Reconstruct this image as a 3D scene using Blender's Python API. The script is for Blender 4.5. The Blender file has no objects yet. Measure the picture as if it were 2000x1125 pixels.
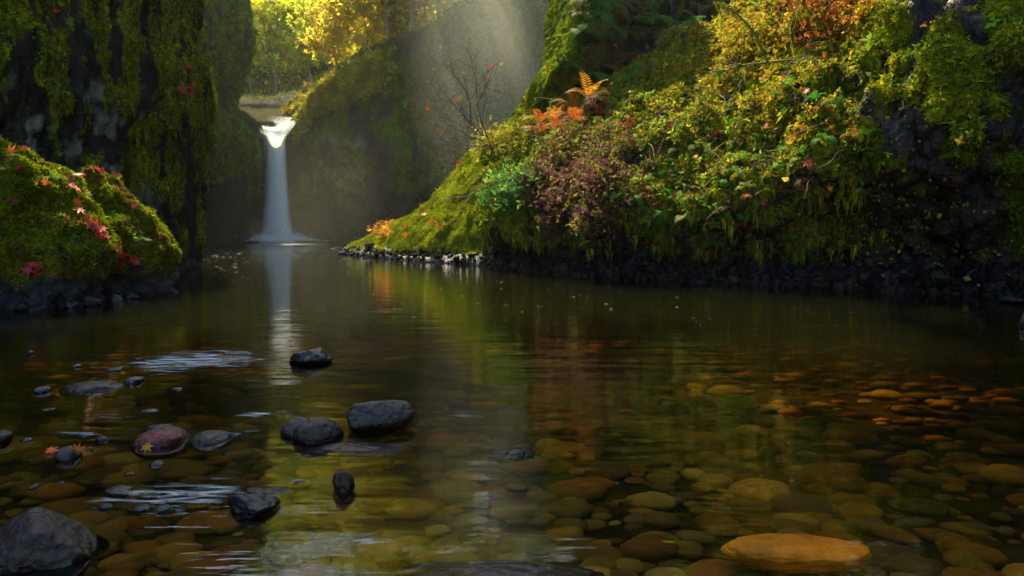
import bpy, math, random
import numpy as np
from mathutils import Vector, Matrix

random.seed(11)
rng = np.random.default_rng(11)
scene = bpy.context.scene
COL = scene.collection

# ------------------------------------------------------------------ camera
F = 2000 * 24.0 / 36.0
CAM_H = 1.2
HORIZON = 445.0
PITCH = math.atan((562.5 - HORIZON) / F)
cam_data = bpy.data.cameras.new('camera')
cam_data.lens = 24.0
cam_data.sensor_width = 36.0
cam_data.clip_start = 0.05
cam_data.clip_end = 2000
cam = bpy.data.objects.new('camera', cam_data)
cam.location = (0, 0, CAM_H)
cam.rotation_euler = (math.pi / 2 - PITCH, 0, 0)
COL.objects.link(cam)
scene.camera = cam

# ------------------------------------------------------------------ light
SUN_EL, SUN_AZ = math.radians(54), math.radians(-26)      # azimuth from +Y towards +X
world = bpy.data.worlds.new('World')
scene.world = world
world.use_nodes = True
wn = world.node_tree
wn.nodes.clear()
w_out = wn.nodes.new('ShaderNodeOutputWorld')
w_bg = wn.nodes.new('ShaderNodeBackground')
w_sky = wn.nodes.new('ShaderNodeTexSky')
w_sky.sky_type = 'NISHITA'
w_sky.sun_disc = False
w_sky.sun_elevation = SUN_EL
w_sky.sun_rotation = SUN_AZ
w_bg.inputs['Strength'].default_value = 0.13
wn.links.new(w_sky.outputs[0], w_bg.inputs[0])
wn.links.new(w_bg.outputs[0], w_out.inputs[0])

sun_data = bpy.data.lights.new('sun', 'SUN')
sun_data.energy = 5.0
sun_data.angle = math.radians(0.5)
sun_data.color = (1.0, 0.84, 0.56)
sun = bpy.data.objects.new('sun', sun_data)
to_sun = Vector((math.sin(SUN_AZ) * math.cos(SUN_EL), math.cos(SUN_AZ) * math.cos(SUN_EL), math.sin(SUN_EL)))
sun.rotation_euler = to_sun.to_track_quat('Z', 'Y').to_euler()
sun.location = (0, 60, 80)
COL.objects.link(sun)

scene.view_settings.view_transform = 'Standard'
scene.view_settings.look = 'None'
scene.view_settings.gamma = 1.0
scene.view_settings.use_curve_mapping = False
scene.view_settings.exposure = 2.0
scene.render.engine = 'CYCLES'
cy = scene.cycles
cy.use_denoising = True
cy.max_bounces = 7
cy.diffuse_bounces = 3
cy.glossy_bounces = 3
cy.transmission_bounces = 4
cy.volume_bounces = 1
cy.transparent_max_bounces = 24
cy.caustics_reflective = False
cy.caustics_refractive = False
cy.sample_clamp_indirect = 4.0

# ------------------------------------------------------------------ helpers
CT, ST = math.cos(PITCH), math.sin(PITCH)

def W(px, py, d):
    """the world point that lies D metres up the valley (+Y) and shows at pixel (px, py) of the 2000 x 1125 photograph"""
    x, y = (px - 1000) / F, (562.5 - py) / F
    dy, dz = CT + y * ST, -ST + y * CT
    t = d / dy
    return np.array((x * t, d, CAM_H + dz * t))

def G(px, py, z=0.0):
    x, y = (px - 1000) / F, (562.5 - py) / F
    dy, dz = CT + y * ST, -ST + y * CT
    t = (z - CAM_H) / dz
    return np.array((x * t, dy * t, z))

def proj(P):
    P = np.asarray(P, float).reshape(-1, 3)
    v = P - np.array((0, 0, CAM_H))
    zc = v[:, 1] * CT - v[:, 2] * ST
    yc = v[:, 1] * ST + v[:, 2] * CT
    zc = np.where(np.abs(zc) < 1e-3, 1e-3, zc)
    return 1000 + F * v[:, 0] / zc, 562.5 - F * yc / zc, zc

_perm = np.random.default_rng(5).permutation(256)
_perm = np.concatenate([_perm, _perm, _perm])
_gr = np.random.default_rng(6).normal(size=(256, 3))
_gr /= np.linalg.norm(_gr, axis=1, keepdims=True)

def perlin(P):
    P = np.asarray(P, float)
    i = np.floor(P).astype(int)
    f = P - i
    i &= 255
    u = f * f * f * (f * (f * 6 - 15) + 10)
    out = 0
    for dx in (0, 1):
        for dy in (0, 1):
            for dz in (0, 1):
                h = _perm[_perm[_perm[(i[:, 0] + dx) & 255] + ((i[:, 1] + dy) & 255)] + ((i[:, 2] + dz) & 255)]
                g = _gr[h]
                dot = g[:, 0] * (f[:, 0] - dx) + g[:, 1] * (f[:, 1] - dy) + g[:, 2] * (f[:, 2] - dz)
                wx = u[:, 0] if dx else 1 - u[:, 0]
                wy = u[:, 1] if dy else 1 - u[:, 1]
                wz = u[:, 2] if dz else 1 - u[:, 2]
                out = out + dot * wx * wy * wz
    return out * 1.5

def fbm(P, scale=1.0, octv=4, gain=0.5, off=0.0):
    P = np.asarray(P, float).reshape(-1, 3) * np.asarray(scale) + off
    a, s, out = 1.0, 1.0, 0
    for _ in range(octv):
        out = out + a * perlin(P * s)
        a *= gain
        s *= 2.03
    return out

def ridged(P, scale=1.0, octv=3, off=0.0):
    P = np.asarray(P, float).reshape(-1, 3) * np.asarray(scale) + off
    a, s, out = 1.0, 1.0, 0
    for _ in range(octv):
        out = out + a * (1 - np.abs(perlin(P * s)) * 2)
        a *= 0.5
        s *= 2.1
    return out

def sstep(a, b, x):
    t = np.clip((np.asarray(x, float) - a) / (b - a), 0, 1)
    return t * t * (3 - 2 * t)

def unit(v):
    v = np.asarray(v, float)
    return v / np.maximum(np.linalg.norm(v, axis=-1, keepdims=True), 1e-9)

def hermite(C, tc, t):
    """cubic through control rows C (k, ...) at parameters tc, read at t"""
    C = np.asarray(C, float)
    tc = np.asarray(tc, float)
    t = np.asarray(t, float)
    sh = (-1,) + (1,) * (C.ndim - 1)
    dt = np.diff(tc)
    sl = np.diff(C, axis=0) / dt.reshape(sh)
    m = np.empty_like(C)
    m[0], m[-1] = sl[0], sl[-1]
    if len(C) > 2:
        w = (dt[:-1] / (dt[:-1] + dt[1:])).reshape(sh)
        m[1:-1] = sl[:-1] * (1 - w) + sl[1:] * w
    k = np.clip(np.searchsorted(tc, t, side='right') - 1, 0, len(tc) - 2)
    h = dt[k]
    s = ((t - tc[k]) / h).reshape(sh)
    hh = h.reshape(sh)
    s2, s3 = s * s, s * s * s
    return ((2 * s3 - 3 * s2 + 1) * C[k] + (s3 - 2 * s2 + s) * hh * m[k] + (-2 * s3 + 3 * s2) * C[k + 1] + (s3 - s2) * hh * m[k + 1])

def dense(tc, counts):
    out = [np.linspace(tc[i], tc[i + 1], counts[i], endpoint=False) for i in range(len(counts))]
    return np.concatenate(out + [[tc[-1]]])

def grid_normals(P):
    du = np.gradient(P, axis=1)
    dv = np.gradient(P, axis=0)
    return unit(np.cross(du, dv))

class Surf:
    """a lofted sheet: P (rows, cols, 3), normals N pointing out of the rock"""
    def __init__(self, ctrl, tr, tcn, rows, cols, flip=False):
        A = hermite(np.asarray(ctrl, float), tr, rows)
        A = np.swapaxes(hermite(np.swapaxes(A, 0, 1), tcn, cols), 0, 1)
        self.P = A
        self.flip = flip
        self.normals()
    def normals(self):
        self.N = grid_normals(self.P) * (-1 if self.flip else 1)
    def flat(self):
        return self.P.reshape(-1, 3)
    def displace(self, amount):
        self.P = self.P + self.N * amount.reshape(self.P.shape[:2] + (1,))
    def push(self, vec):
        self.P = self.P + vec.reshape(self.P.shape)

def mesh_from(name, verts, faces_flat, loop_tot, tint=None, smooth=True, extra=None):
    me = bpy.data.meshes.new(name)
    verts = np.asarray(verts, np.float32).reshape(-1, 3)
    faces_flat = np.asarray(faces_flat, np.int32).ravel()
    loop_tot = np.asarray(loop_tot, np.int32)
    me.vertices.add(len(verts))
    me.vertices.foreach_set('co', verts.ravel())
    me.loops.add(len(faces_flat))
    me.loops.foreach_set('vertex_index', faces_flat)
    me.polygons.add(len(loop_tot))
    st = np.concatenate([[0], np.cumsum(loop_tot)[:-1]]).astype(np.int32)
    me.polygons.foreach_set('loop_start', st)
    me.polygons.foreach_set('loop_total', loop_tot)
    if smooth:
        me.polygons.foreach_set('use_smooth', np.ones(len(loop_tot), bool))
    if tint is not None:
        at = me.attributes.new('tint', 'FLOAT_COLOR', 'POINT')
        tint = np.asarray(tint, np.float32)
        if tint.shape[1] == 3:
            tint = np.concatenate([tint, np.ones((len(tint), 1), np.float32)], 1)
        at.data.foreach_set('color', tint.ravel())
    if extra:
        for k, v in extra.items():
            at = me.attributes.new(k, 'FLOAT', 'POINT')
            at.data.foreach_set('value', np.asarray(v, np.float32).ravel())
    me.update(calc_edges=True)
    me.validate()
    return me

def obj(name, me, mat=None, parent=None, loc=None):
    o = bpy.data.objects.new(name, me)
    COL.objects.link(o)
    if mat is not None and me is not None:
        if len(me.materials) == 0:
            me.materials.append(mat)
    if parent is not None:
        o.parent = parent
    if loc is not None:
        o.location = loc
    return o

def tag(o, label=None, cat=None, group=None, kind=None):
    if label: o['label'] = label
    if cat: o['category'] = cat
    if group: o['group'] = group
    if kind: o['kind'] = kind
    return o

def empty(name, loc, label, cat, group=None):
    o = bpy.data.objects.new(name, None)
    o.empty_display_size = 0.1
    COL.objects.link(o)
    o.location = loc
    return tag(o, label, cat, group)

def surf_mesh(name, S, tint):
    n, m = S.P.shape[:2]
    idx = np.arange(n * m).reshape(n, m)
    a, b, c, d = idx[:-1, :-1], idx[:-1, 1:], idx[1:, 1:], idx[1:, :-1]
    q = np.stack([a, b, c, d] if not S.flip else [a, d, c, b], -1).reshape(-1, 4)
    return mesh_from(name, S.flat(), q, np.full(len(q), 4), tint)

def sample(S, n, weight=None, margin=260, face=-0.25, r=rng):
    """n random points on the sheet (area x weight), only where the sheet can face the pool side"""
    P, N = S.P, S.N
    e1 = P[:-1, 1:] - P[:-1, :-1]
    e2 = P[1:, :-1] - P[:-1, :-1]
    area = np.linalg.norm(np.cross(e1, e2), axis=-1)
    c = 0.25 * (P[:-1, :-1] + P[1:, 1:] + P[1:, :-1] + P[:-1, 1:])
    cn = N[:-1, :-1]
    px, py, d = proj(c)
    ok = (px > -margin) & (px < 2000 + margin) & (py > -margin) & (py < 1125) & (d > 1)
    v = unit(np.array((0, 0, CAM_H)) - c.reshape(-1, 3))
    ok &= (v * cn.reshape(-1, 3)).sum(1) > face
    w = area.ravel() * ok
    if weight is not None:
        wt = np.asarray(weight).reshape(P.shape[:2])[:-1, :-1]
        w = w * np.clip(wt.ravel(), 0, None)
    if w.sum() <= 0:
        return np.zeros((0, 3)), np.zeros((0, 3))
    k = r.choice(len(w), size=n, p=w / w.sum())
    i, j = np.unravel_index(k, area.shape)
    u, v2 = r.random((n, 1)), r.random((n, 1))
    pos = (P[i, j] * (1 - u) * (1 - v2) + P[i, j + 1] * u * (1 - v2) + P[i + 1, j] * (1 - u) * v2 + P[i + 1, j + 1] * u * v2)
    return pos, unit(N[i, j])

def frames(up, fwd=None, r=rng):
    """rotation frames (n,3,3) with columns right, forward, up; UP along the growth direction"""
    up = unit(up)
    n = len(up)
    if fwd is None:
        fwd = r.normal(size=(n, 3))
    fwd = unit(fwd - up * (fwd * up).sum(1, keepdims=True))
    right = np.cross(fwd, up)
    return np.stack([right, fwd, up], -1)

def scatter_mesh(name, tmpl, pos, fr, scale, tint):
    tv, tf = tmpl
    tv = np.asarray(tv, float)
    n, k = len(pos), len(tv)
    scale = np.asarray(scale, float).reshape(n, -1)
    v = np.einsum('nij,nkj->nki', fr, tv[None] * scale[:, None, :]) + pos[:, None, :]
    lt = np.array([len(f) for f in tf])
    ff = np.concatenate([np.asarray(f) for f in tf])
    F_ = (ff[None, :] + (np.arange(n) * k)[:, None]).ravel()
    return mesh_from(name, v.reshape(-1, 3), F_, np.tile(lt, n), np.repeat(tint, k, axis=0), smooth=False)

def merge_data(list_vft):
    V, Fc, L, off = [], [], [], 0
    for v, f, l in list_vft:
        V.append(v); Fc.append(np.asarray(f).ravel() + off); L.append(l)
        off += len(v)
    return np.concatenate(V), np.concatenate(Fc), np.concatenate(L)

# templates: up is +Z, forward +Y
def sprig_tmpl(k=4, w=0.16, spread=0.75, seed=0):
    r = np.random.default_rng(seed)
    V, Fc = [], []
    for i in range(k):
        a = 2 * math.pi * i / k + r.uniform(-.4, .4)
        dx, dy = math.cos(a), math.sin(a)
        s = spread * r.uniform(.6, 1.2)
        L = r.uniform(.7, 1.1)
        sx, sy = -dy * w, dx * w
        b = len(V)
        V += [(sx * 1.15 - dx * .1, sy * 1.15 - dy * .1, -.05), (-sx * 1.15 - dx * .1, -sy * 1.15 - dy * .1, -.05), (dx * s, dy * s, .85 * L)]
        Fc += [(b, b + 1, b + 2)]
    return np.array(V), Fc

def leaf_tmpl():
    V = [(0, 0, 0), (.28, .45, .07), (0, 1, -.06), (-.28, .45, .07), (0, .5, -.02)]
    return np.array(V, float), [(0, 1, 4), (1, 2, 4), (2, 3, 4), (3, 0, 4)]

def leafcluster_tmpl(k=5, seed=1):
    r = np.random.default_rng(seed)
    lv, lf = np.array([(0, 0, 0), (.3, .46, .09), (0, 1, -.06), (-.3, .46, .09)]), [(0, 1, 2), (0, 2, 3)]     # a leaf folded along its midrib
    V, Fc = [], []
    for i in range(k):
        a = 2 * math.pi * i / k + r.uniform(-.5, .5)
        t = r.uniform(-.6, .7)
        R = np.array(Matrix.Rotation(a, 3, 'Z') @ Matrix.Rotation(t, 3, 'X') @ Matrix.Rotation(r.uniform(-.7, .7), 3, 'Y'))
        b = len(V)
        for p in lv:
            V.append(R @ (p * r.uniform(.9, 1.1)) + np.array((0, 0, r.uniform(-.02, .25))) * (1 if p[1] >= 0 else 1))
        Fc += [tuple(b + q for q in f) for f in lf]
    return np.array(V), Fc

def strand_tmpl():
    """a ragged tassel of hanging moss: four thin tapering strips"""
    V, Fc = [], []
    for ox, oy, L, w in ((-.09, .0, .75, .034), (.0, .04, 1.0, .040), (.08, .0, .6, .034)):
        b = len(V)
        V += [(ox - w, oy, .02), (ox + w, oy, 0), (ox * 1.5 + w, oy + .05, -L * .5), (ox * 1.2, oy + .02, -L)]
        Fc += [(b, b + 1, b + 2, b + 3)]
    return np.array(V, float), Fc

def frond_data(n=11, bend=0.55, width=0.2):
    """one fern frond along +Y, arching down, pinnae left and right"""
    V, Fc = [], []
    def spine(t):
        return np.array((0, t * (1 - .18 * t * t * bend), .22 * math.sin(t * 2.2) - bend * .62 * t * t))
    for i in range(7):
        t = i / 6
        p = spine(t)
        hw = .009 * (1 - .8 * t)
        V += [p + (-hw, 0, .004), p + (hw, 0, .004)]
    for i in range(6):
        Fc.append((2 * i, 2 * i + 1, 2 * i + 3, 2 * i + 2))
    for i in range(n):
        t = .12 + .86 * i / (n - 1)
        p = spine(t)
        tan = unit(spine(min(t + .02, 1)) - spine(t - .02))
        L = width * (math.sin(math.pi * (t * .78 + .17)) ** .8) * (1 if t < .9 else .6)
        hw = .24 / n
        for s in (-1, 1):
            side = np.array((s, .35, -.18))
            tip = p + side * L
            b = len(V)
            V += [p - tan * hw, p + side * L * .45 + tan * hw * .9, tip, p + side * L * .45 - tan * hw * .9]
            Fc.append((b, b + 1, b + 2, b + 3) if s < 0 else (b, b + 3, b + 2, b + 1))
    return np.array(V, float), Fc

def frond_mesh(name, **kw):
    V, Fc = frond_data(**kw)
    return mesh_from(name, V, np.concatenate([np.asarray(f) for f in Fc]), [len(f) for f in Fc], smooth=False)

def tube_data(pts, rad, sides=6):
    pts = np.asarray(pts, float)
    rad = np.broadcast_to(np.asarray(rad, float), (len(pts),))
    tan = unit(np.gradient(pts, axis=0))
    ref = np.array((0.31, 0.2, 0.93)) if abs(tan[0, 2]) < .8 else np.array((1, .1, 0))
    a = unit(np.cross(tan, ref))
    b = np.cross(tan, a)
    ang = np.arange(sides) * 2 * math.pi / sides
    V = (pts[:, None] + rad[:, None, None] * (np.cos(ang)[None, :, None] * a[:, None] + np.sin(ang)[None, :, None] * b[:, None])).reshape(-1, 3)
    n = len(pts)
    i = np.arange(n - 1)[:, None]
    j = np.arange(sides)[None]
    q = np.stack([i * sides + j, i * sides + (j + 1) % sides, (i + 1) * sides + (j + 1) % sides, (i + 1) * sides + j], -1).reshape(-1, 4)
    return V, q, np.full(len(q), 4)

def tubes_mesh(name, lst, sides=6):
    V, Fc, L = merge_data([tube_data(p, r, sides) for p, r in lst])
    return mesh_from(name, V, Fc, L)

def smooth_line(pts, n=16):
    pts = np.asarray(pts, float)
    t = np.arange(len(pts))
    return hermite(pts, t, np.linspace(0, len(pts) - 1, n))

_ico = {}
def ico(sub):
    if sub not in _ico:
        import bmesh
        bm = bmesh.new()
        bmesh.ops.create_icosphere(bm, subdivisions=sub, radius=1)
        bm.verts.ensure_lookup_table()
        V = np.array([v.co[:] for v in bm.verts])
        Fc = np.array([[v.index for v in f.verts] for f in bm.faces])
        bm.free()
        _ico[sub] = (V, Fc)
    return _ico[sub]

def rock_verts(sub, size, seed, facet=0.6, rough=0.06, planes=16, power=2.0):
    """unit directions -> a stone: blend of an ellipsoid and a cut polyhedron, plus grain"""
    D, Fc = ico(sub)
    r = np.random.default_rng(seed)
    n = unit(r.normal(size=(planes, 3)))
    h = r.uniform(.62, 1.0, planes)
    q = (D @ n.T) / h
    q = np.maximum(q, 1e-3)
    poly = np.minimum(1 / (np.power((q ** 14).sum(1), 1 / 14.0)), 1.3)
    rad = (1 - facet) + facet * poly
    rad = rad * (1 + rough * fbm(D, 2.2, 4, off=seed * 3.1) * 1.0 + rough * .35 * fbm(D, 9, 2, off=seed))
    return D * rad[:, None] * np.asarray(size), Fc

# ------------------------------------------------------------------ materials
def new_mat(name):
    m = bpy.data.materials.new(name)
    m.use_nodes = True
    nt = m.node_tree
    nt.nodes.clear()
    out = nt.nodes.new('ShaderNodeOutputMaterial')
    return m, nt, out

def nd(nt, typ, **kw):
    n = nt.nodes.new(typ)
    for k, v in kw.items():
        if k.startswith('i_'):
            n.inputs[k[2:].replace('_', ' ')].default_value = v
        else:
            setattr(n, k, v)
    return n

def foliage_mat(name, translucent=0.4, rough=0.55, spec=0.3, obj_color=False, var=0.35):
    m, nt, out = new_mat(name)
    if obj_color:
        at = nd(nt, 'ShaderNodeObjectInfo')
        src = at.outputs['Color']
    else:
        at = nd(nt, 'ShaderNodeAttribute', attribute_name='tint')
        src = at.outputs['Color']
    geo = nd(nt, 'ShaderNodeNewGeometry')
    noise = nd(nt, 'ShaderNodeTexNoise')
    noise.inputs['Scale'].default_value = 14
    noise.inputs['Detail'].default_value = 2
    nt.links.new(geo.outputs['Position'], noise.inputs['Vector'])
    mr = nd(nt, 'ShaderNodeMapRange')
    mr.inputs['From Min'].default_value = .3
    mr.inputs['From Max'].default_value = .7
    mr.inputs['To Min'].default_value = 1 - var
    mr.inputs['To Max'].default_value = 1 + var
    nt.links.new(noise.outputs['Fac'], mr.inputs['Value'])
    mul = nd(nt, 'ShaderNodeVectorMath', operation='SCALE')
    nt.links.new(src, mul.inputs[0])
    nt.links.new(mr.outputs[0], mul.inputs['Scale'])
    p = nd(nt, 'ShaderNodeBsdfPrincipled')
    p.inputs['Roughness'].default_value = rough
    p.inputs['Specular IOR Level'].default_value = spec
    nt.links.new(mul.outputs[0], p.inputs['Base Color'])
    if translucent > 0:
        t = nd(nt, 'ShaderNodeBsdfTranslucent')
        nt.links.new(mul.outputs[0], t.inputs['Color'])
        mx = nd(nt, 'ShaderNodeMixShader')
        mx.inputs[0].default_value = translucent
        nt.links.new(p.outputs[0], mx.inputs[1])
        nt.links.new(t.outputs[0], mx.inputs[2])
        nt.links.new(mx.outputs[0], out.inputs[0])
    else:
        nt.links.new(p.outputs[0], out.inputs[0])
    return m

def rock_mat(name, scale=6.0, bump=0.5, dist=0.04, rough=(0.35, 0.8), spec=0.5, obj_color=False, var=0.5):
    """tint attribute gives the colour; its alpha gives how wet (glossy) the surface is"""
    m, nt, out = new_mat(name)
    if obj_color:
        at = nd(nt, 'ShaderNodeObjectInfo')
    else:
        at = nd(nt, 'ShaderNodeAttribute', attribute_name='tint')
    tc = nd(nt, 'ShaderNodeTexCoord')
    geo = nd(nt, 'ShaderNodeNewGeometry')
    vec = tc.outputs['Object'] if obj_color else geo.outputs['Position']
    n1 = nd(nt, 'ShaderNodeTexNoise')
    n1.inputs['Scale'].default_value = scale
    n1.inputs['Detail'].default_value = 8
    n1.inputs['Roughness'].default_value = .68
    nt.links.new(vec, n1.inputs['Vector'])
    n2 = nd(nt, 'ShaderNodeTexVoronoi')
    n2.inputs['Scale'].default_value = scale * 5
    nt.links.new(vec, n2.inputs['Vector'])
    mr = nd(nt, 'ShaderNodeMapRange')
    mr.inputs['From Min'].default_value = .3
    mr.inputs['From Max'].default_value = .7
    mr.inputs['To Min'].default_value = 1 - var
    mr.inputs['To Max'].default_value = 1 + var
    nt.links.new(n1.outputs['Fac'], mr.inputs['Value'])
    mul = nd(nt, 'ShaderNodeVectorMath', operation='SCALE')
    nt.links.new(at.outputs['Color'], mul.inputs[0])
    nt.links.new(mr.outputs[0], mul.inputs['Scale'])
    add = nd(nt, 'ShaderNodeMath', operation='MULTIPLY_ADD')
    add.inputs[1].default_value = .35
    nt.links.new(n2.outputs['Distance'], add.inputs[0])
    nt.links.new(n1.outputs['Fac'], add.inputs[2])
    b = nd(nt, 'ShaderNodeBump')
    b.inputs['Strength'].default_value = bump
    b.inputs['Distance'].default_value = dist
    nt.links.new(add.outputs[0], b.inputs['Height'])
    p = nd(nt, 'ShaderNodeBsdfPrincipled')
    p.inputs['Specular IOR Level'].default_value = spec
    if not obj_color:                       # dry moss has no sheen, wet rock has
        sm = nd(nt, 'ShaderNodeMath', operation='MULTIPLY')
        sm.inputs[1].default_value = spec
        nt.links.new(at.outputs['Alpha'], sm.inputs[0])
        nt.links.new(sm.outputs[0], p.inputs['Specular IOR Level'])
    rr = nd(nt, 'ShaderNodeMapRange')
    rr.inputs['To Min'].default_value = rough[1]
    rr.inputs['To Max'].default_value = rough[0]
    nt.links.new(at.outputs['Alpha'], rr.inputs['Value'])
    nt.links.new(rr.outputs[0], p.inputs['Roughness'])
    nt.links.new(mul.outputs[0], p.inputs['Base Color'])
    nt.links.new(b.outputs[0], p.inputs['Normal'])
    nt.links.new(p.outputs[0], out.inputs[0])
    return m

M_LAND = rock_mat('mossy_rock', scale=3.0, bump=.9, dist=.10, rough=(.42, .9), spec=.16)
M_FARLAND = rock_mat('far_mossy_rock', scale=1.2, bump=.9, dist=.3, rough=(.4, .9), spec=.12)
M_HILL = rock_mat('damp_hillside', scale=1.2, bump=.9, dist=.3, rough=(.9, 1.0), spec=.0)
M_ROCK = rock_mat('wet_stone', scale=6.0, bump=.7, dist=.03, rough=(.24, .6), spec=.28, obj_color=True, var=.8)
nt = M_ROCK.node_tree
pr = [n_ for n_ in nt.nodes if n_.type == 'BSDF_PRINCIPLED'][0]
tcn_ = [n_ for n_ in nt.nodes if n_.type == 'TEX_COORD'][0]
sx = nd(nt, 'ShaderNodeSeparateXYZ')
nt.links.new(tcn_.outputs['Object'], sx.inputs[0])
wn_ = nd(nt, 'ShaderNodeTexNoise')
wn_.inputs['Scale'].default_value = 18
nt.links.new(tcn_.outputs['Object'], wn_.inputs['Vector'])
wa = nd(nt, 'ShaderNodeMath', operation='MULTIPLY_ADD')
wa.inputs[1].default_value = -.04
nt.links.new(wn_.outputs['Fac'], wa.inputs[0])
nt.links.new(sx.outputs['Z'], wa.inputs[2])
wr = nd(nt, 'ShaderNodeMapRange')
wr.inputs['From Min'].default_value = .018
wr.inputs['From Max'].default_value = -.006
nt.links.new(wa.outputs[0], wr.inputs['Value'])
dm = nd(nt, 'ShaderNodeMapRange')
dm.inputs['To Min'].default_value = 1
dm.inputs['To Max'].default_value = .4
nt.links.new(wr.outputs[0], dm.inputs['Value'])
src = pr.inputs['Base Color'].links[0].from_socket
sc_ = nd(nt, 'ShaderNodeVectorMath', operation='SCALE')
nt.links.new(src, sc_.inputs[0])
nt.links.new(dm.outputs[0], sc_.inputs['Scale'])
nt.links.new(sc_.outputs[0], pr.inputs['Base Color'])
rs = pr.inputs['Roughness'].links[0].from_socket
rm = nd(nt, 'ShaderNodeMath', operation='MULTIPLY')
nt.links.new(rs, rm.inputs[0])
nt.links.new(dm.outputs[0], rm.inputs[1])
nt.links.new(rm.outputs[0], pr.inputs['Roughness'])
M_COBBLE = rock_mat('submerged_stone', scale=4.0, bump=.5, dist=.03, rough=(.5, .8), obj_color=True, var=.6)
M_BED = rock_mat('stream_bed', scale=7.0, bump=.6, dist=.05, rough=(.6, .9))
M_MOSS = foliage_mat('moss', .35, .9, .0)
M_LEAF = foliage_mat('leaves', .45, .6, .05)
M_FOREST = foliage_mat('forest_leaves', .62, .6, .1)
M_FROND = foliage_mat('fern_frond', .45, .6, .12, obj_color=True)
M_MAPLE = foliage_mat('maple_leaf', .3, .5, .2, obj_color=True)
M_BARK = rock_mat('mossy_bark', scale=12, bump=.8, dist=.03, rough=(.5, .9), obj_color=True, var=.5)

# ------------------------------------------------------------------ colours (linear base colours)
ROCK = np.array((.022, .019, .016))
ROCKB = np.array((.055, .058, .055))
WETROCK = np.array((.016, .018, .022))
LICHEN = np.array((.15, .155, .125))
MOSS_Y = np.array((.21, .22, .006))
MOSS_G = np.array((.085, .15, .007))
MOSS_D = np.array((.055, .065, .006))
EARTH = np.array((.040, .026, .014))

def mixc(a, b, t):
    t = np.asarray(t)[..., None]
    return a * (1 - t) + b * t

def jitter(c, n, s=.25, r=rng):
    c = np.broadcast_to(c, (n, 3))
    return np.clip(c * np.exp(r.normal(size=(n, 1)) * s) * np.exp(r.normal(size=(n, 3)) * s * .45), 0, .85)

def pick(cols, w, n, r=rng):
    cols = np.asarray(cols, float)
    w = np.asarray(w, float)
    return cols[r.choice(len(cols), size=n, p=w / w.sum())]

def moss_on(name, S, n, size, weight, cols, colw, parent, hang=.3, tmpl=None, lift=0.0, mat=None, face=-.25):
    pos, nr = sample(S, n, weight, face=face)
    if len(pos) == 0:
        return None
    if name == 'hanging_moss':              # drapes hang straight down, a little clear of the rock
        up = np.array((0, 0, 1.0)) + nr * .12 + rng.normal(size=nr.shape) * .13
        pos = pos + nr * .05
        sc = size * np.clip(np.exp(rng.normal(size=len(pos)) * .4), .3, 1.5)
    else:
        up = nr * 1.0 + rng.normal(size=nr.shape) * .45 + np.array((0, 0, -hang))
        sc = size * np.exp(rng.normal(size=len(pos)) * .35)
    lo = fbm(pos, .9, 2, off=9.7)
    base = pick(cols, colw, len(pos)) * np.exp(lo * .5)[:, None]
    tint = jitter(base, len(pos), .28)
    me = scatter_mesh(name, tmpl or sprig_tmpl(4), pos + nr * lift, frames(up, -nr if name == 'hanging_moss' else None), np.repeat(sc[:, None], 3, 1), tint)
    o = obj(name, me, mat or M_MOSS, parent)
    o['kind'] = 'stuff'
    return o

# ================================================================== THE SETTING
# ---- left cliff
zc = np.array([-2.0, -.3, .5, 1.8, 3.1, 3.5, 4.7, 5.7, 6.4, 7, 7.6, 8.4, 9.2, 9.8, 10.3, 10.8])
dxz = np.array([-.4, -.36, -.3, -.14, 0, .13, .37, .35, .03, .14, .2, .22, .1, -.2, -.8, -2.0])
plan = np.array([(-14, -25), (-13, 0), (-12.4, 8), (-11.8, 13), (-10.8, 15.3), (-9.9, 17.4), (-9.05, 19.1), (-9.25, 20.6), (-10.8, 23), (-15, 27)])
tcl = np.arange(len(plan))
ctrl = np.array([[(p[0] + dx, p[1] - .25 * dx, z) for p in plan] for z, dx in zip(zc, dxz)])
ctrl[-1, :, 0] -= 6
S_L = Surf(ctrl, np.arange(len(zc)), tcl,
           dense(np.arange(len(zc)), [6, 12, 20, 22, 12, 20, 20, 16, 14, 14, 24, 10, 8, 8, 6]),
           dense(tcl, [4, 8, 30, 60, 60, 60, 40, 20, 10]), flip=False)
p = S_L.flat()
S_L.displace(.30 * fbm(p, (.9, .9, .35), 4) + .12 * ridged(p, (2.6, 2.6, .45), 3) - .12)
S_L.normals()
p = S_L.flat()
S_L.displace(.05 * fbm(p, (5, 5, 1.6), 3))
S_L.normals()
p = S_L.flat()
px, py, dd = proj(p)
streak = fbm(p, (2.4, 2.4, .42), 4, off=3.3)
streak = streak - streak.mean() + .08
mL = sstep(-.05, .35, streak + .25 * sstep(60, 330, px) - .10 + .35 * S_L.N.reshape(-1, 3)[:, 2])
mL *= 1 - .9 * sstep(150, 40, px) * sstep(120, 200, py)
mL *= sstep(.15, .9, p[:, 2])
mL = np.maximum(mL, .85 * sstep(330, 400, px) * sstep(1.4, 2.6, p[:, 2]) * sstep(-.35, .2, streak))
lich = sstep(.05, .4, fbm(p, (1.6, 1.6, 1.2), 4, off=21)) * sstep(360, 200, px) * sstep(100, 230, py)
c = mixc(mixc(np.broadcast_to(ROCK, p.shape), LICHEN, lich), mixc(np.broadcast_to(MOSS_D, p.shape), MOSS_Y * .9, sstep(-.2, .4, fbm(p, 1.5, 3))), mL)
wet = sstep(.5, .05, p[:, 2])
c = mixc(c, WETROCK, wet)
left_cliff = obj('cliff', surf_mesh('cliff', S_L, np.concatenate([c, (.05 + .9 * wet)[:, None]], 1)), M_LAND)
tag(left_cliff, 'tall shaded cliff hung with moss behind the mossy boulders', None, None, 'structure')
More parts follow.
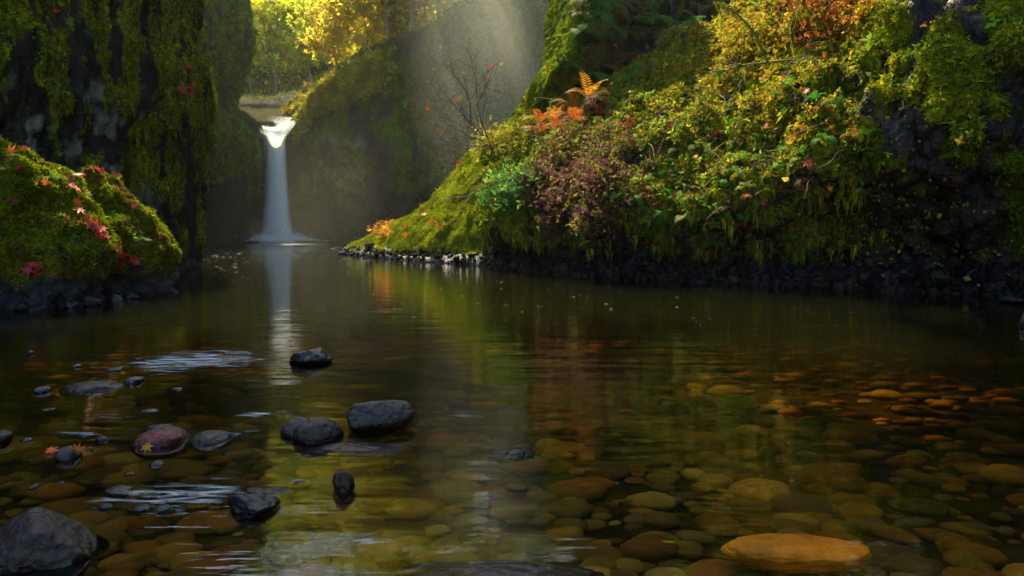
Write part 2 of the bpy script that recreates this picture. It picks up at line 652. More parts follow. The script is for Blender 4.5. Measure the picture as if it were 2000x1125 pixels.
moss_on('moss', S_L, 56000, .052, mL ** 1.5, [MOSS_Y * 1.3, MOSS_G * 1.4, MOSS_D], [5, 3, 2], left_cliff, hang=.7)
moss_on('hanging_moss', S_L, 14000, .2, mL ** 2, [MOSS_Y, MOSS_D, (.09, .075, .02)], [4, 3, 2], left_cliff, hang=-.2, tmpl=strand_tmpl())

# ---- far cliff left of the fall
pyr = np.array([520, 478, 440, 390, 330, 300, 270, 240, 222, 205, 180, 150, 110, 60, 0, -100, -220, -300])
edge = np.array([520, 520, 520, 520, 516, 513, 506, 488, 474, 464, 468, 478, 492, 500, 500, 498, 488, 470])
back = np.array([4, 3.5, 3, 1.5, .3, 0, 0, 0, 0, 0, 0, 0, 0, 0, 0, .5, 1.5, 4])
rows = []
for yv, e, bk in zip(pyr, edge, back):
    z = W(e, yv, 57)[2]
    r_ = []
    for (q, d) in ((200, 36), (300, 41), (380, 47), (e - 62, 52), (e - 18, 56), (e, 59), (e - 2, 63), (e - 25, 72)):
        d += bk
        r_.append(((q - 1000) / F * d, d, z))
    rows.append(r_)
tr, tcn = np.arange(len(rows)), np.arange(8)
S_FL = Surf(rows, tr, tcn, dense(tr, [4, 8, 10, 12, 8, 8, 8, 6, 6, 8, 8, 10, 12, 12, 12, 8, 6]), dense(tcn, [8, 12, 24, 30, 20, 16, 8]))
p = S_FL.flat()
S_FL.displace(.55 * fbm(p, (.35, .35, .18), 4))
S_FL.normals()
p = S_FL.flat()
px, py, dd = proj(p)
mFL = sstep(-.25, .3, fbm(p, (.5, .5, .2), 4, off=5) + .3 * sstep(380, 470, px) - .9 * sstep(320, 430, py))
c = mixc(np.broadcast_to(ROCK * 1.2, p.shape), mixc(np.broadcast_to(MOSS_D, p.shape), MOSS_G, sstep(-.2, .4, fbm(p, .8, 3))), mFL)
far_cliff = obj('cliff', surf_mesh('far_cliff', S_FL, np.concatenate([c, np.full((len(c), 1), .3)], 1)), M_FARLAND)
tag(far_cliff, 'misty cliff with a concave edge beside the waterfall', None, None, 'structure')
moss_on('moss', S_FL, 14000, .24, mFL, [MOSS_Y * .8, MOSS_G, MOSS_D, (.03, .08, .012)], [3, 4, 3, 1], far_cliff, hang=.6)

# ---- back wall of the bowl, right of and behind the fall
cpx = np.array([470, 515, 545, 575, 600, 622, 645, 680, 720, 780, 870, 960, 1050, 1150, 1320])
cd = np.array([63, 62, 61.5, 60, 59.5, 59, 58.5, 57.5, 56, 54.5, 51, 46, 41, 36, 32])
ctop = np.array([252, 250, 244, 234, 196, 166, 143, 120, 98, 75, 30, -60, -140, -220, -280])
frac = [-.10, 0, .06, .14, .28, .5, .75, .93, 1.0]
offd = [3.2, 3, 2.6, 1.8, .8, 0, -.2, -.1, .15]
rows = []
for fr_, od in zip(frac, offd):
    r_ = []
    for q, d, tpy in zip(cpx, cd, ctop):
        zt = W(q, tpy, d)[2]
        dq = d + od
        r_.append(((q - 1000) / F * dq, dq, zt * fr_))
    rows.append(r_)
for bk, up in ((1.2, .25), (4, .8), (12, 2.0)):
    r_ = []
    for q, d, tpy in zip(cpx, cd, ctop):
        zt = W(q, tpy, d)[2]
        low = 1 - sstep(560, 620, q)
        r_.append(((q - 1000) / F * d + (.3 * bk if q > 560 else 0), d + bk, zt + up * (1 - low) - low * .6))
    rows.append(r_)
tr, tcn = np.arange(len(rows)), np.arange(len(cpx))
S_B = Surf(rows, tr, tcn, dense(tr, [3, 6, 8, 14, 22, 22, 18, 10, 8, 8, 8]), dense(tcn, [6, 6, 8, 8, 8, 8, 12, 14, 18, 24, 24, 24, 20, 16]))
p = S_B.flat()
low = sstep(590, 560, proj(p)[0])
S_B.displace((.8 * fbm(p, (.28, .28, .2), 4) + .5 * ridged(p, (.6, .6, .22), 3) - .5) * (1 - .8 * low) * (1 - .7 * sstep(.85, 1, (np.arange(S_B.P.shape[0]) / 85.0)[:, None].repeat(S_B.P.shape[1], 1).ravel())))
S_B.normals()
p = S_B.flat()
px, py, dd = proj(p)
mB = sstep(-.2, .4, fbm(p, (.4, .4, .25), 4, off=8) + .15 - .8 * sstep(330, 430, py) + 1.0 * sstep(.5, .9, S_B.N.reshape(-1, 3)[:, 2]))
mB *= 1 - sstep(600, 575, px) * sstep(220, 250, py)
c = mixc(np.broadcast_to(ROCK * 1.3, p.shape), mixc(np.broadcast_to(MOSS_D, p.shape), MOSS_G, sstep(-.2, .4, fbm(p, .6, 3))), mB)
lb = sstep(.1, .4, fbm(p, .55, 4, off=31)) * sstep(250, 290, py) * sstep(400, 360, py) * sstep(600, 630, px) * sstep(730, 690, px)
c = mixc(c, LICHEN * .9, lb)
back_wall = obj('cliff', surf_mesh('back_wall', S_B, np.concatenate([c, np.full((len(c), 1), .35)], 1)), M_FARLAND)
tag(back_wall, 'dim misty rock wall of the bowl behind the plunge pool', None, None, 'structure')
moss_on('moss', S_B, 22000, .23, mB + .8 * sstep(800, 900, px) * sstep(470, 380, py), [MOSS_Y * .5, MOSS_G * .7, MOSS_D, (.03, .08, .02)], [1.5, 4, 4, 2], back_wall, hang=.6)

rowi = np.repeat(np.arange(S_B.P.shape[0]), S_B.P.shape[1])
edge_w = sstep(74, 84, rowi) * sstep(100, 90, rowi) * sstep(572, 580, px) * sstep(780, 700, px)
moss_on('lit_rim_grass', S_B, 5200, .3, edge_w, [(.34, .30, .02), (.26, .28, .015), (.38, .26, .04)], [3, 3, 2], back_wall, hang=-.3, face=-.9)  # golden grass painting a sunlit rim along the wall top
# ---- rocky spur behind the lip (the far ridge that climbs from the chute)
spx = np.array([530, 560, 590, 615, 645, 680, 720, 780, 860])
spy = np.array([232, 208, 182, 160, 139, 117, 94, 70, 40])
sd = np.array([68, 67.5, 67, 66.5, 66, 65, 64, 62, 60])
rows = []
for od, dz in ((-3.0, -4.5), (-2.2, -2.6), (-1.2, -1.2), (-.3, -.25), (.5, .05), (2, .1), (6, .6)):
    rows.append([W(q, yv, d) + np.array((.25 * od, od, dz)) for q, yv, d in zip(spx, spy, sd)])
tr, tcn = np.arange(7), np.arange(9)
S_S = Surf(rows, tr, tcn, dense(tr, [8, 8, 8, 6, 6, 6]), dense(tcn, [10, 10, 10, 10, 10, 10, 10, 10]))
p = S_S.flat()
S_S.displace(.35 * fbm(p, .7, 4))
S_S.normals()
p = S_S.flat()
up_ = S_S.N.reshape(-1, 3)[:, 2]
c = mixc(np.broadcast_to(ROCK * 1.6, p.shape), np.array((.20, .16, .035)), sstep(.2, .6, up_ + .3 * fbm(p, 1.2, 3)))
spur = obj('spur', surf_mesh('spur', S_S, np.concatenate([c, np.full((len(c), 1), .2)], 1)), M_FARLAND)
tag(spur, 'sunlit rock ridge climbing from the top of the waterfall', None, None, 'structure')
moss_on('moss', S_S, 4500, .26, sstep(.1, .6, up_) + .05, [(.28, .22, .03), MOSS_Y, (.20, .12, .03)], [4, 4, 2], spur, hang=0)

# ---- upstream bank and forest hill
hp = np.array([300, 440, 480, 520, 560, 620, 760, 900, 1060, 1300])
hrows = [(345, 62.4), (246, 61.2), (232, 63.5), (219, 67), (205, 73), (196, 76), (190, 80), (176, 90), (120, 103), (30, 116), (-50, 132), (-60, 170)]
rows = [[W(q, yv + (-12 if i in (5, 6) and q > 500 else 0) * sstep(500, 600, q), d) for q in hp] for i, (yv, d) in enumerate(hrows)]
rows[-1] = [np.array((r[0], 190, 30)) for r in rows[-2]]
tr, tcn = np.arange(len(rows)), np.arange(len(hp))
S_H = Surf(rows, tr, tcn, dense(tr, [6, 6, 6, 8, 10, 8, 8, 10, 10, 10, 8]), dense(tcn, [6, 20, 20, 20, 20, 20, 16, 10, 8]))
p = S_H.flat()
far = sstep(78, 95, p[:, 1])
S_H.displace((.12 + 1.4 * far) * fbm(p, .5 - .35 * far[:, None] if False else .25, 4))
S_H.normals()
p = S_H.flat()
px, py, dd = proj(p)
gravel = sstep(72.5, 74.5, p[:, 1]) * sstep(86, 81, p[:, 1])
c = mixc(np.broadcast_to(np.array((.045, .045, .022)), p.shape), np.array((.42, .35, .20)), gravel * (.6 + .4 * sstep(-.2, .2, fbm(p, 1.5, 3))))
c = mixc(c, np.array((.05, .055, .012)), far)
hill = obj('hillside', surf_mesh('hillside', S_H, np.concatenate([c, np.full((len(c), 1), .1)], 1)), M_HILL)
tag(hill, 'steep wooded hillside with a pale gravel bar upstream', None, None, 'structure')

# ---- mossy pillar right of centre
pyr = np.array([560, 470, 390, 340, 300, 265, 240, 200, 150, 100, 40, 0, -80, -200, -330, -470, -520])
edge = np.array([850, 860, 880, 900, 930, 960, 985, 1010, 1043, 1062, 1071, 1070, 1074, 1080, 1090, 1110, 1150])
rows = []
for yv, e in zip(pyr, edge):
    z = W(e, yv, 27)[2]
    lo_ = float(sstep(200, 275, yv))
    r_ = []
    for (q, d) in ((e + 40, 44), (e + 12, 35), (e, 29.5), (e + 16, 27), (e + 62, 21.8 + 3 * lo_), (e + 130, 22 + 2.3 * lo_), (max(e + 260, 1330), 23.8), (1480, 25), (1650, 25.5), (1900, 25)):
        cap = 11.5 + 3 * sstep(1330, 1120, q)          # the top of the rock drops towards the bank
        d += .13 * max(0, z - 4)
        r_.append(((q - 1000) / F * d, d, z if z < cap * .8 else cap * .8 + (z - cap * .8) * .25 * cap / 30))
    rows.append(r_)
rows.append([(v[0] * 1.05 + .6, v[1] + 4, v[2] + .5) for v in rows[-1]])
rows.append([(v[0] * 1.25 + 1, v[1] + 14, v[2] + .8) for v in rows[-1]])
tr, tcn = np.arange(len(rows)), np.arange(10)
S_P = Surf(rows, tr, tcn, dense(tr, [3, 6, 8, 10, 16, 16, 22, 22, 22, 22, 16, 12, 6, 4, 4, 3, 5, 5]), dense(tcn, [5, 10, 32, 40, 38, 34, 30, 14, 8]))
p = S_P.flat()
px, py, dd = proj(p)
lump = ridged(p, (1.7, 1.7, 1.2), 2, off=2) - 1
fl_ = sstep(1190, 1110, px)
S_P.displace(.28 * fbm(p, (.8, .8, .5), 3) + .22 * lump * fl_ + .25 * fbm(p, (1.8, 1.8, .6), 3, off=4) * (1 - fl_))
S_P.normals()
p = S_P.flat()
S_P.displace(.06 * fbm(p, 4, 3))
S_P.normals()
p = S_P.flat()
px, py, dd = proj(p)
mP = np.maximum(fl_ * sstep(-.9, -.1, fbm(p, .8, 3) + .2), .75 * sstep(0, .4, fbm(p, (1.3, 1.3, .6), 3, off=6) + .05))
c = mixc(np.broadcast_to(ROCK * .8, p.shape), mixc(np.broadcast_to(MOSS_G * .6, p.shape), MOSS_Y * .5, sstep(-.2, .4, fbm(p, 1.2, 3))), mP)
pillar = obj('cliff', surf_mesh('pillar', S_P, np.concatenate([c, (.3 * (1 - mP))[:, None]], 1)), M_LAND)
tag(pillar, 'flaring rock pillar cloaked in bright green moss above the spit', None, None, 'structure')
moss_on('moss', S_P, 44000, .06, mP * (.25 + fl_), [(.085, .12, .003), (.06, .10, .003), (.04, .075, .003)], [4, 4, 3], pillar, hang=.35)
moss_on('hanging_moss', S_P, 8000, .32, (1 - fl_) * mP, [MOSS_D, MOSS_G, (.08, .06, .02)], [4, 3, 2], pillar, hang=-.2, tmpl=strand_tmpl())

# ---- right bank: the big overgrown mound and the wet dark wall
bpx = np.array([945, 1000, 1080, 1200, 1350, 1500, 1650, 1800, 1950, 2120])
bwy = np.array([520, 526, 533, 543, 550, 557, 566, 572, 578, 584])
bcy = np.array([300, 262, 225, 165, 65, -40, -140, -270, -400, -500])
bcd = np.array([23.8, 23.5, 22.8, 22, 21.5, 20.5, 18.5, 16.5, 14.8, 13.6])
frac = [0, .07, .16, .28, .42, .58, .74, .88, 1.0]
gfr = [0, .0, 0, .02, .10, .28, .52, .78, 1.0]
ofr = [0, .75, .25, -.75, -1.0, -.75, -.45, -.25, 0]
rows = []
wl = [G(q, yv) for q, yv in zip(bpx, bwy)]
rows.append([w + np.array((0, .2, -2.0)) for w in wl] + [np.array((9.6, 5, -2)), np.array((11, -4, -2)), np.array((13, -25, -2))])
for f_, g_, o_ in zip(frac, gfr, ofr):
    r_ = []
    for k, q in enumerate(bpx):
        dw = wl[k][1]
        d = dw + (bcd[k] - dw) * g_ + o_
        yv = bwy[k] + (bcy[k] - bwy[k]) * f_
        z = W(q, yv, dw + (bcd[k] - dw) * g_)[2]
        r_.append(np.array(((q - 1000) / F * d, d, z if f_ > 0 else 0)))
    zt = f_ * 19
    r_ += [np.array((9.6 + .4 * f_, 5, zt)), np.array((11 + .5 * f_, -4, zt)), np.array((13, -25, zt))]
    rows.append(r_)
last = rows[-1]
rows.append([v + np.array((.5, 1.6, .0)) for v in last])
rows.append([v + np.array((2.0, 5, -1.0 if k < 4 else .5)) for k, v in enumerate(last)])
tr, tcn = np.arange(len(rows)), np.arange(len(rows[0]))
S_R = Surf(rows, tr, tcn, dense(tr, [4, 16, 18, 22, 26, 28, 28, 28, 24, 8, 5]), dense(tcn, [26, 34, 42, 50, 50, 50, 42, 34, 26, 12, 5, 3]))
p = S_R.flat()
px, py, dd = proj(p)
foot = sstep(.75, .15, p[:, 2])
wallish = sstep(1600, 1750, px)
S_R.displace(.50 * fbm(p, (.7, .7, .55), 4) + .20 * (ridged(p, (1.5, 1.5, .7), 3) - 1) + .12 * fbm(p, (3, 3, 1.2), 3, off=5) + foot * .10 * fbm(p, (4, 4, 6), 3))
S_R.normals()
p = S_R.flat()
S_R.displace(.05 * fbm(p, (6, 6, 4), 3) + wallish * .06 * ridged(p, (5, 5, 4), 3, off=9) + foot * .05 * ridged(p, (5, 5, 9), 2))
S_R.normals()
p = S_R.flat()
px, py, dd = proj(p)
cus = np.zeros(len(p))
for q, yv, r_ in [(1845, 80, 34), (1825, 105, 28), (1820, 132, 28), (1872, 125, 34), (1850, 165, 38), (1838, 192, 28), (1905, 162, 28), (1872, 203, 34), (1830, 212, 24), (1888, 268, 28), (1880, 302, 20), (1760, 125, 15), (1790, 182, 16), (1700, 40, 60), (1745, 60, 40), (1960, 40, 40), (1982, 85, 40), (1978, 330, 26), (1990, 400, 30), (1992, 470, 30), (1940, 210, 20), (1700, 110, 24), (1655, 100, 20), (1730, 190, 18), (1690, 260, 22)]:
    cus = np.maximum(cus, np.exp(-(((px - q) ** 2 + ((py - yv) * .8) ** 2) / r_ ** 2)))
S_R.displace(.17 * sstep(.15, .9, cus))
S_R.normals()
p = S_R.flat()
upz = S_R.N.reshape(-1, 3)[:, 2]
cush = sstep(.05, .35, fbm(p, (1.1, 1.1, 1.1), 3, off=14) + .25 * upz + .35 * sstep(210, 60, np.hypot(px - 1860, (py - 170) * .8)) - .30)
cush = np.maximum(cush, sstep(.2, .5, cus))
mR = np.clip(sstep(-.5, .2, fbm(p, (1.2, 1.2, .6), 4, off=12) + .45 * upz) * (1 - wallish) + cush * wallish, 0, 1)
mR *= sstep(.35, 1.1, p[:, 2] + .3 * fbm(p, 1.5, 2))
mR *= 1 - .75 * sstep(1280, 1220, px) * sstep(440, 470, py)
c = mixc(np.broadcast_to(ROCK, p.shape), EARTH, sstep(0, .5, fbm(p, 1.1, 3, off=7)) * .6)
c = mixc(c, mixc(np.broadcast_to(MOSS_D, p.shape), MOSS_Y, sstep(-.2, .5, fbm(p, 1.4, 3))), mR * .9)
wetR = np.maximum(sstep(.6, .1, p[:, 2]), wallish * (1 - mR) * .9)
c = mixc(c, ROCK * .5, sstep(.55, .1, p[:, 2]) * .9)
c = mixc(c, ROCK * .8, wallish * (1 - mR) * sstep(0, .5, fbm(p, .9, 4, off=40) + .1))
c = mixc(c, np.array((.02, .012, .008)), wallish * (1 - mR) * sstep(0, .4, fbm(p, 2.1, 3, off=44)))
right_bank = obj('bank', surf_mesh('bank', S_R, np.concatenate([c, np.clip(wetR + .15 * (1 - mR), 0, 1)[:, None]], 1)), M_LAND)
tag(right_bank, 'steep overgrown bank bulging over the dark pool', None, None, 'structure')
moss_on('moss', S_R, 52000, .058, mR, [MOSS_Y, MOSS_G, MOSS_D], [5, 4, 2], right_bank, hang=.45)
moss_on('hanging_moss', S_R, 20000, .27, mR * (1 - wallish) * (.35 + sstep(.5, -.1, upz)) * sstep(-.2, .3, fbm(S_R.flat(), (1.6, 1.6, .5), 2, off=71)), [MOSS_Y, MOSS_G, MOSS_D, (.09, .07, .02)], [4, 3, 2, 1], right_bank, hang=-.15, tmpl=strand_tmpl())

def chips(S, n, wgt, size, cols, parent):
    pos, nr = sample(S, n, wgt, face=-.4)
    r = np.random.default_rng(3)
    tv = unit(r.normal(size=(9, 3))) * r.uniform(.6, 1.1, (9, 1))
    import bmesh
    bm = bmesh.new()
    vs = [bm.verts.new(v) for v in tv]
    bmesh.ops.convex_hull(bm, input=vs)
    bm.verts.index_update()
    keep = [v for v in bm.verts if v.link_faces]
    ix = {v: i for i, v in enumerate(keep)}
    T = (np.array([v.co[:] for v in keep]), [tuple(ix[v] for v in f.verts) for f in bm.faces])
    bm.free()
    n = len(pos)
    sc = size * np.exp(rng.normal(size=(n, 1)) * .65) * rng.uniform(.4, 1.3, (n, 3))
    t4 = np.concatenate([jitter(pick(cols, [1] * len(cols), n), n, .3), np.full((n, 1), .95)], 1)
    o = obj('wet_rubble', scatter_mesh('wet_rubble', T, pos, frames(nr + rng.normal(size=nr.shape) * .8), sc, t4), M_RUB, parent)
    o['kind'] = 'stuff'
M_RUB = rock_mat('wet_rubble', scale=9, bump=.6, dist=.02, rough=(.8, .95), spec=.0)
RUBC = [(.008, .008, .009), (.012, .012, .012), (.007, .006, .005)]
chips(S_R, 5000, sstep(.75, .35, S_R.flat()[:, 2] + .18 * fbm(S_R.flat(), 1.3, 2)) * sstep(-.1, .02, S_R.flat()[:, 2]), .055, RUBC, right_bank)
moss_on('moss_cushion', S_R, 9000, .05, sstep(.2, .6, cus), [(.24, .28, .008), (.18, .22, .008), (.10, .15, .008)], [4, 3, 2], right_bank, hang=.2)
# leafy cover: the colour of the plants changes along the bank
PR = S_R.flat()
hollow = sstep(-.35, .15, fbm(PR, (1.5, 1.5, 1.1), 3, off=60))
for cnt, size, lift, off_ in ((34000, .047, .10, 61), (18000, .068, .16, 64), (4200, .092, .2, 67)):
    wgt = (mR * .8 + .12) * (1 - .93 * wallish) * sstep(.6, 1.3, PR[:, 2]) * (hollow * sstep(-.4, .3, fbm(PR, 1.3, 2, off=off_)) + .05)
    pos, nr = sample(S_R, cnt, wgt)
    qx, qy, _ = proj(pos)
    n = len(pos)
    gold = sstep(380, 120, np.hypot((qx - 1500) * .8, qy - 60))
    base = pick([(.15, .18, .006), (.10, .16, .008), (.05, .11, .010), (.17, .11, .012), (.09, .045, .018)], [5, 4, 2.5, 1.2, .8], n)
    gcol = pick([(.32, .22, .010), (.25, .22, .008), (.30, .14, .010), (.18, .20, .008)], [4, 4, 1.5, 3], n)
    patch = fbm(pos, .8, 2, off=off_ + 5)
    use = rng.random(n) < gold * (.65 + .5 * patch)
    base = np.where(use[:, None], gcol, base) * np.exp(.5 * fbm(pos, 2.2, 2, off=off_))[:, None]
    up = nr * .8 + np.array((0, 0, .25)) + rng.normal(size=nr.shape) * .6
    sc = size * np.exp(rng.normal(size=n) * .35)
    me = scatter_mesh('undergrowth', leafcluster_tmpl(4 if size < .1 else 6, int(off_)), pos + nr * rng.uniform(0, lift, (n, 1)), frames(up), np.repeat(sc[:, None], 3, 1), jitter(base, n, .3))
    o = obj('undergrowth', me, M_LEAF, right_bank)
    o['kind'] = 'stuff'

# ---- mossy spit
spx = np.array([662, 690, 750, 830, 880, 915, 960, 1020])
swy = np.array([497, 499, 505, 512, 515, 518, 521, 524])
scy = np.array([489, 478, 446, 402, 350, 308, 278, 255])
scd = np.array([33, 32.6, 30.2, 28.2, 27.6, 27, 26.6, 26])
rows = [[], [], [], [], [], [], [], [], []]
for q, wy, cy_, cdd in zip(spx, swy, scy, scd):
    w = G(q, wy)
    cr = W(q, cy_, cdd)
    rows[0].append(w + np.array((0, .3, -1.5)))
    rows[1].append(w)
    h = cr[2]
    t = sstep(690, 900, q)
    rows[2].append(w * .93 + cr * .07 + np.array((0, .5 * t, .03 * h)))
    rows[3].append(w * .82 + cr * .18 + np.array((0, .1 * t, .1 * h)))
    rows[4].append(w * .55 + cr * .45 + np.array((0, -.3 * t, .12 * h)))
    rows[5].append(w * .25 + cr * .75 + np.array((0, -.2, .10 * h)))
    rows[6].append(cr)
    rows[7].append(cr + np.array((.3, 1.5, -.35 * h)))
    rows[8].append(cr + np.array((.5, 3.0, -h - 1)))
tr, tcn = np.arange(9), np.arange(8)
S_T = Surf(rows, tr, tcn, dense(tr, [3, 10, 14, 24, 26, 24, 14, 8]), dense(tcn, [16, 40, 50, 40, 30, 34, 24]))
p = S_T.flat()
S_T.displace(.13 * fbm(p, 1.3, 4) + .07 * (ridged(p, (2.5, 2.5, 2), 2) - 1) * sstep(.3, .8, p[:, 2]))
S_T.normals()
p = S_T.flat()
upz = S_T.N.reshape(-1, 3)[:, 2]
mT = sstep(.22, .5, p[:, 2] + .12 * fbm(p, 2, 2)) * sstep(-.55, .1, upz + .3 * fbm(p, 1.5, 3))
c = mixc(np.broadcast_to(WETROCK * 1.3, p.shape), mixc(np.broadcast_to(MOSS_G, p.shape), MOSS_Y, sstep(-.3, .3, fbm(p, 1.5, 3))), mT)
spit = obj('spit', surf_mesh('spit', S_T, np.concatenate([c, (1 - mT * .9)[:, None]], 1)), M_LAND)
tag(spit, 'low mossy rock spit reaching into the pool below the pillar', None, None, 'structure')
chips(S_T, 1300, sstep(.45, .2, S_T.flat()[:, 2]) * sstep(-.1, .02, S_T.flat()[:, 2]), .045, RUBC, spit)
moss_on('moss', S_T, 42000, .06, mT, [MOSS_Y, (.12, .16, .01), MOSS_G], [5, 4, 2], spit, hang=.3, face=-.5)

# ---- stream bed
xs = np.concatenate([np.linspace(-16, -6, 12), np.linspace(-5.8, 6, 130), np.linspace(6.3, 14, 14)])
ys = np.concatenate([np.linspace(-30, 1.2, 10), np.linspace(1.4, 8, 130), np.linspace(8.3, 64, 50)])
X, Y = np.meshgrid(xs, ys)
p = np.stack([X.ravel(), Y.ravel(), np.zeros(X.size)], 1)
def bed_z(x, y):
    return -.27 - .05 * (np.clip(y, 2, 14) - 2.5) - .12 * np.clip(y - 14, 0, 8) - .05 * sstep(-1, 3, x)
p[:, 2] = bed_z(p[:, 0], p[:, 1]) + .03 * fbm(p, 1.2, 3)
n_, m_ = X.shape
idx = np.arange(n_ * m_).reshape(n_, m_)
q = np.stack([idx[:-1, :-1], idx[:-1, 1:], idx[1:, 1:], idx[1:, :-1]], -1).reshape(-1, 4)
c = mixc(np.broadcast_to(np.array((.07, .05, .022)), p.shape), np.array((.03, .024, .012)), sstep(-.2, .3, fbm(p, 3, 3)))
bed = obj('riverbed', mesh_from('riverbed', p, q, np.full(len(q), 4), np.concatenate([c, np.zeros((len(c), 1))], 1)), M_BED)
tag(bed, 'brown stony bed of the shallow stream', None, None, 'structure')

# ---- water
M_WATER, nt, out = new_mat('pool_water')
geo = nd(nt, 'ShaderNodeNewGeometry')
mp = nd(nt, 'ShaderNodeMapping')
mp.inputs['Scale'].default_value = (1.1, 7.0, 1)
nt.links.new(geo.outputs['Position'], mp.inputs['Vector'])
n1 = nd(nt, 'ShaderNodeTexNoise')
n1.inputs['Scale'].default_value = 1.0
n1.inputs['Detail'].default_value = 4
n1.inputs['Distortion'].default_value = .3
nt.links.new(mp.outputs[0], n1.inputs['Vector'])
rif = nd(nt, 'ShaderNodeAttribute', attribute_name='riffle')
ml = nd(nt, 'ShaderNodeMath', operation='MULTIPLY_ADD')
nt.links.new(rif.outputs['Fac'], ml.inputs[0])
ml.inputs[1].default_value = .7
ml.inputs[2].default_value = .045
b = nd(nt, 'ShaderNodeBump')
b.inputs['Distance'].default_value = .12
nt.links.new(ml.outputs[0], b.inputs['Strength'])
nt.links.new(n1.outputs['Fac'], b.inputs['Height'])
fz = nd(nt, 'ShaderNodeFresnel')
fz.inputs['IOR'].default_value = 1.33
nt.links.new(b.outputs[0], fz.inputs['Normal'])
gl = nd(nt, 'ShaderNodeBsdfGlossy')
gl.inputs['Roughness'].default_value = .035
gl.inputs['Color'].default_value = (.95, .97, .97, 1)
nt.links.new(b.outputs[0], gl.inputs['Normal'])
tr_ = nd(nt, 'ShaderNodeBsdfTransparent')
tr_.inputs['Color'].default_value = (.93, .92, .86, 1)
mx = nd(nt, 'ShaderNodeMixShader')
nt.links.new(fz.outputs[0], mx.inputs[0])
nt.links.new(tr_.outputs[0], mx.inputs[1])
nt.links.new(gl.outputs[0], mx.inputs[2])
nt.links.new(mx.outputs[0], out.inputs[0])
xs = np.concatenate([np.linspace(-18, -7, 10), np.linspace(-6.8, 7, 160), np.linspace(7.3, 16, 10)])
ys = np.concatenate([np.linspace(-30, 1.2, 8), np.linspace(1.4, 10, 160), np.linspace(10.2, 66, 80)])
X, Y = np.meshgrid(xs, ys)
p = np.stack([X.ravel(), Y.ravel(), np.zeros(X.size)], 1)
px, py, dd = proj(p)
def blob(cx, cy, rx, ry):
    return np.exp(-(((px - cx) / rx) ** 2 + ((py - cy) / ry) ** 2))
riffle = (blob(370, 710, 130, 26) + .6 * blob(480, 700, 60, 12) + .9 * blob(330, 965, 110, 26) + .55 * blob(150, 850, 120, 12) + .5 * blob(330, 1010, 120, 40)
          + .5 * blob(370, 850, 110, 10) + .4 * blob(490, 812, 60, 8) + .4 * blob(905, 815, 60, 8) + .3 * blob(260, 815, 90, 10) + .35 * blob(380, 1090, 60, 50)) * (py > 600)
riffle = np.clip(riffle, 0, 1) * .5 + .35 * sstep(505, 480, py) * sstep(30, 40, p[:, 1])
riffle = np.where(p[:, 1] < 1.2, 0, riffle)
p[:, 2] += .004 * fbm(p, (.7, 3.0, 1), 3) * sstep(1.2, 2, p[:, 1])
n_, m_ = X.shape
idx = np.arange(n_ * m_).reshape(n_, m_)
q = np.stack([idx[:-1, :-1], idx[:-1, 1:], idx[1:, 1:], idx[1:, :-1]], -1).reshape(-1, 4)
ring = np.concatenate([idx[0, :], idx[1:, -1], idx[-1, -2::-1], idx[-2:0:-1, 0]])      # the pool is a closed body of water
low = p[ring] * np.array((1, 1, 0)) + np.array((0, 0, -3.2))
k0 = len(p)
nr_ = len(ring)
loops = q.ravel().tolist()
tots = [4] * len(q)
for i in range(nr_):
    j = (i + 1) % nr_
    loops += [int(ring[i]), k0 + i, k0 + j, int(ring[j])]
    tots.append(4)
loops += list(range(k0 + nr_ - 1, k0 - 1, -1))
tots.append(nr_)
va = nd(nt, 'ShaderNodeVolumeAbsorption')
va.inputs['Color'].default_value = (.655, .575, .05, 1)
va.inputs['Density'].default_value = 2.0
vs_ = nd(nt, 'ShaderNodeVolumeScatter')
vs_.inputs['Color'].default_value = (.6, .85, .5, 1)
vs_.inputs['Density'].default_value = .02
vs_.inputs['Anisotropy'].default_value = .4
vad = nd(nt, 'ShaderNodeAddShader')
nt.links.new(va.outputs[0], vad.inputs[0])
nt.links.new(vs_.outputs[0], vad.inputs[1])
nt.links.new(vad.outputs[0], out.inputs['Volume'])
water = obj('water', mesh_from('water', np.concatenate([p, low]), loops, tots, None, True, {'riffle': np.concatenate([riffle, np.zeros(nr_)])}), M_WATER)
tag(water, 'still dark water of the pool reflecting the cliffs', None, None, 'structure')

# ================================================================== THE WATERFALL
M_FALL, nt, out = new_mat('falling_water')
geo = nd(nt, 'ShaderNodeNewGeometry')
mp = nd(nt, 'ShaderNodeMapping')
mp.inputs['Scale'].default_value = (3.2, 3.2, .16)
nt.links.new(geo.outputs['Position'], mp.inputs['Vector'])
n1 = nd(nt, 'ShaderNodeTexNoise')
n1.inputs['Scale'].default_value = 1.0
n1.inputs['Detail'].default_value = 5
nt.links.new(mp.outputs[0], n1.inputs['Vector'])
at = nd(nt, 'ShaderNodeAttribute', attribute_name='cover')
mr = nd(nt, 'ShaderNodeMapRange')
mr.inputs['From Min'].default_value = .25
mr.inputs['From Max'].default_value = .75
mr.inputs['To Min'].default_value = -.28
mr.inputs['To Max'].default_value = .28
nt.links.new(n1.outputs['Fac'], mr.inputs['Value'])
ad = nd(nt, 'ShaderNodeMath', operation='ADD', use_clamp=True)
nt.links.new(mr.outputs[0], ad.inputs[0])
nt.links.new(at.outputs['Fac'], ad.inputs[1])
df = nd(nt, 'ShaderNodeBsdfDiffuse')
df.inputs['Color'].default_value = (.84, .92, .92, 1)
tl = nd(nt, 'ShaderNodeBsdfTranslucent')
tl.inputs['Color'].default_value = (.84, .92, .92, 1)
m1 = nd(nt, 'ShaderNodeMixShader')
m1.inputs[0].default_value = .4
nt.links.new(df.outputs[0], m1.inputs[1])
nt.links.new(tl.outputs[0], m1.inputs[2])
tp = nd(nt, 'ShaderNodeBsdfTransparent')
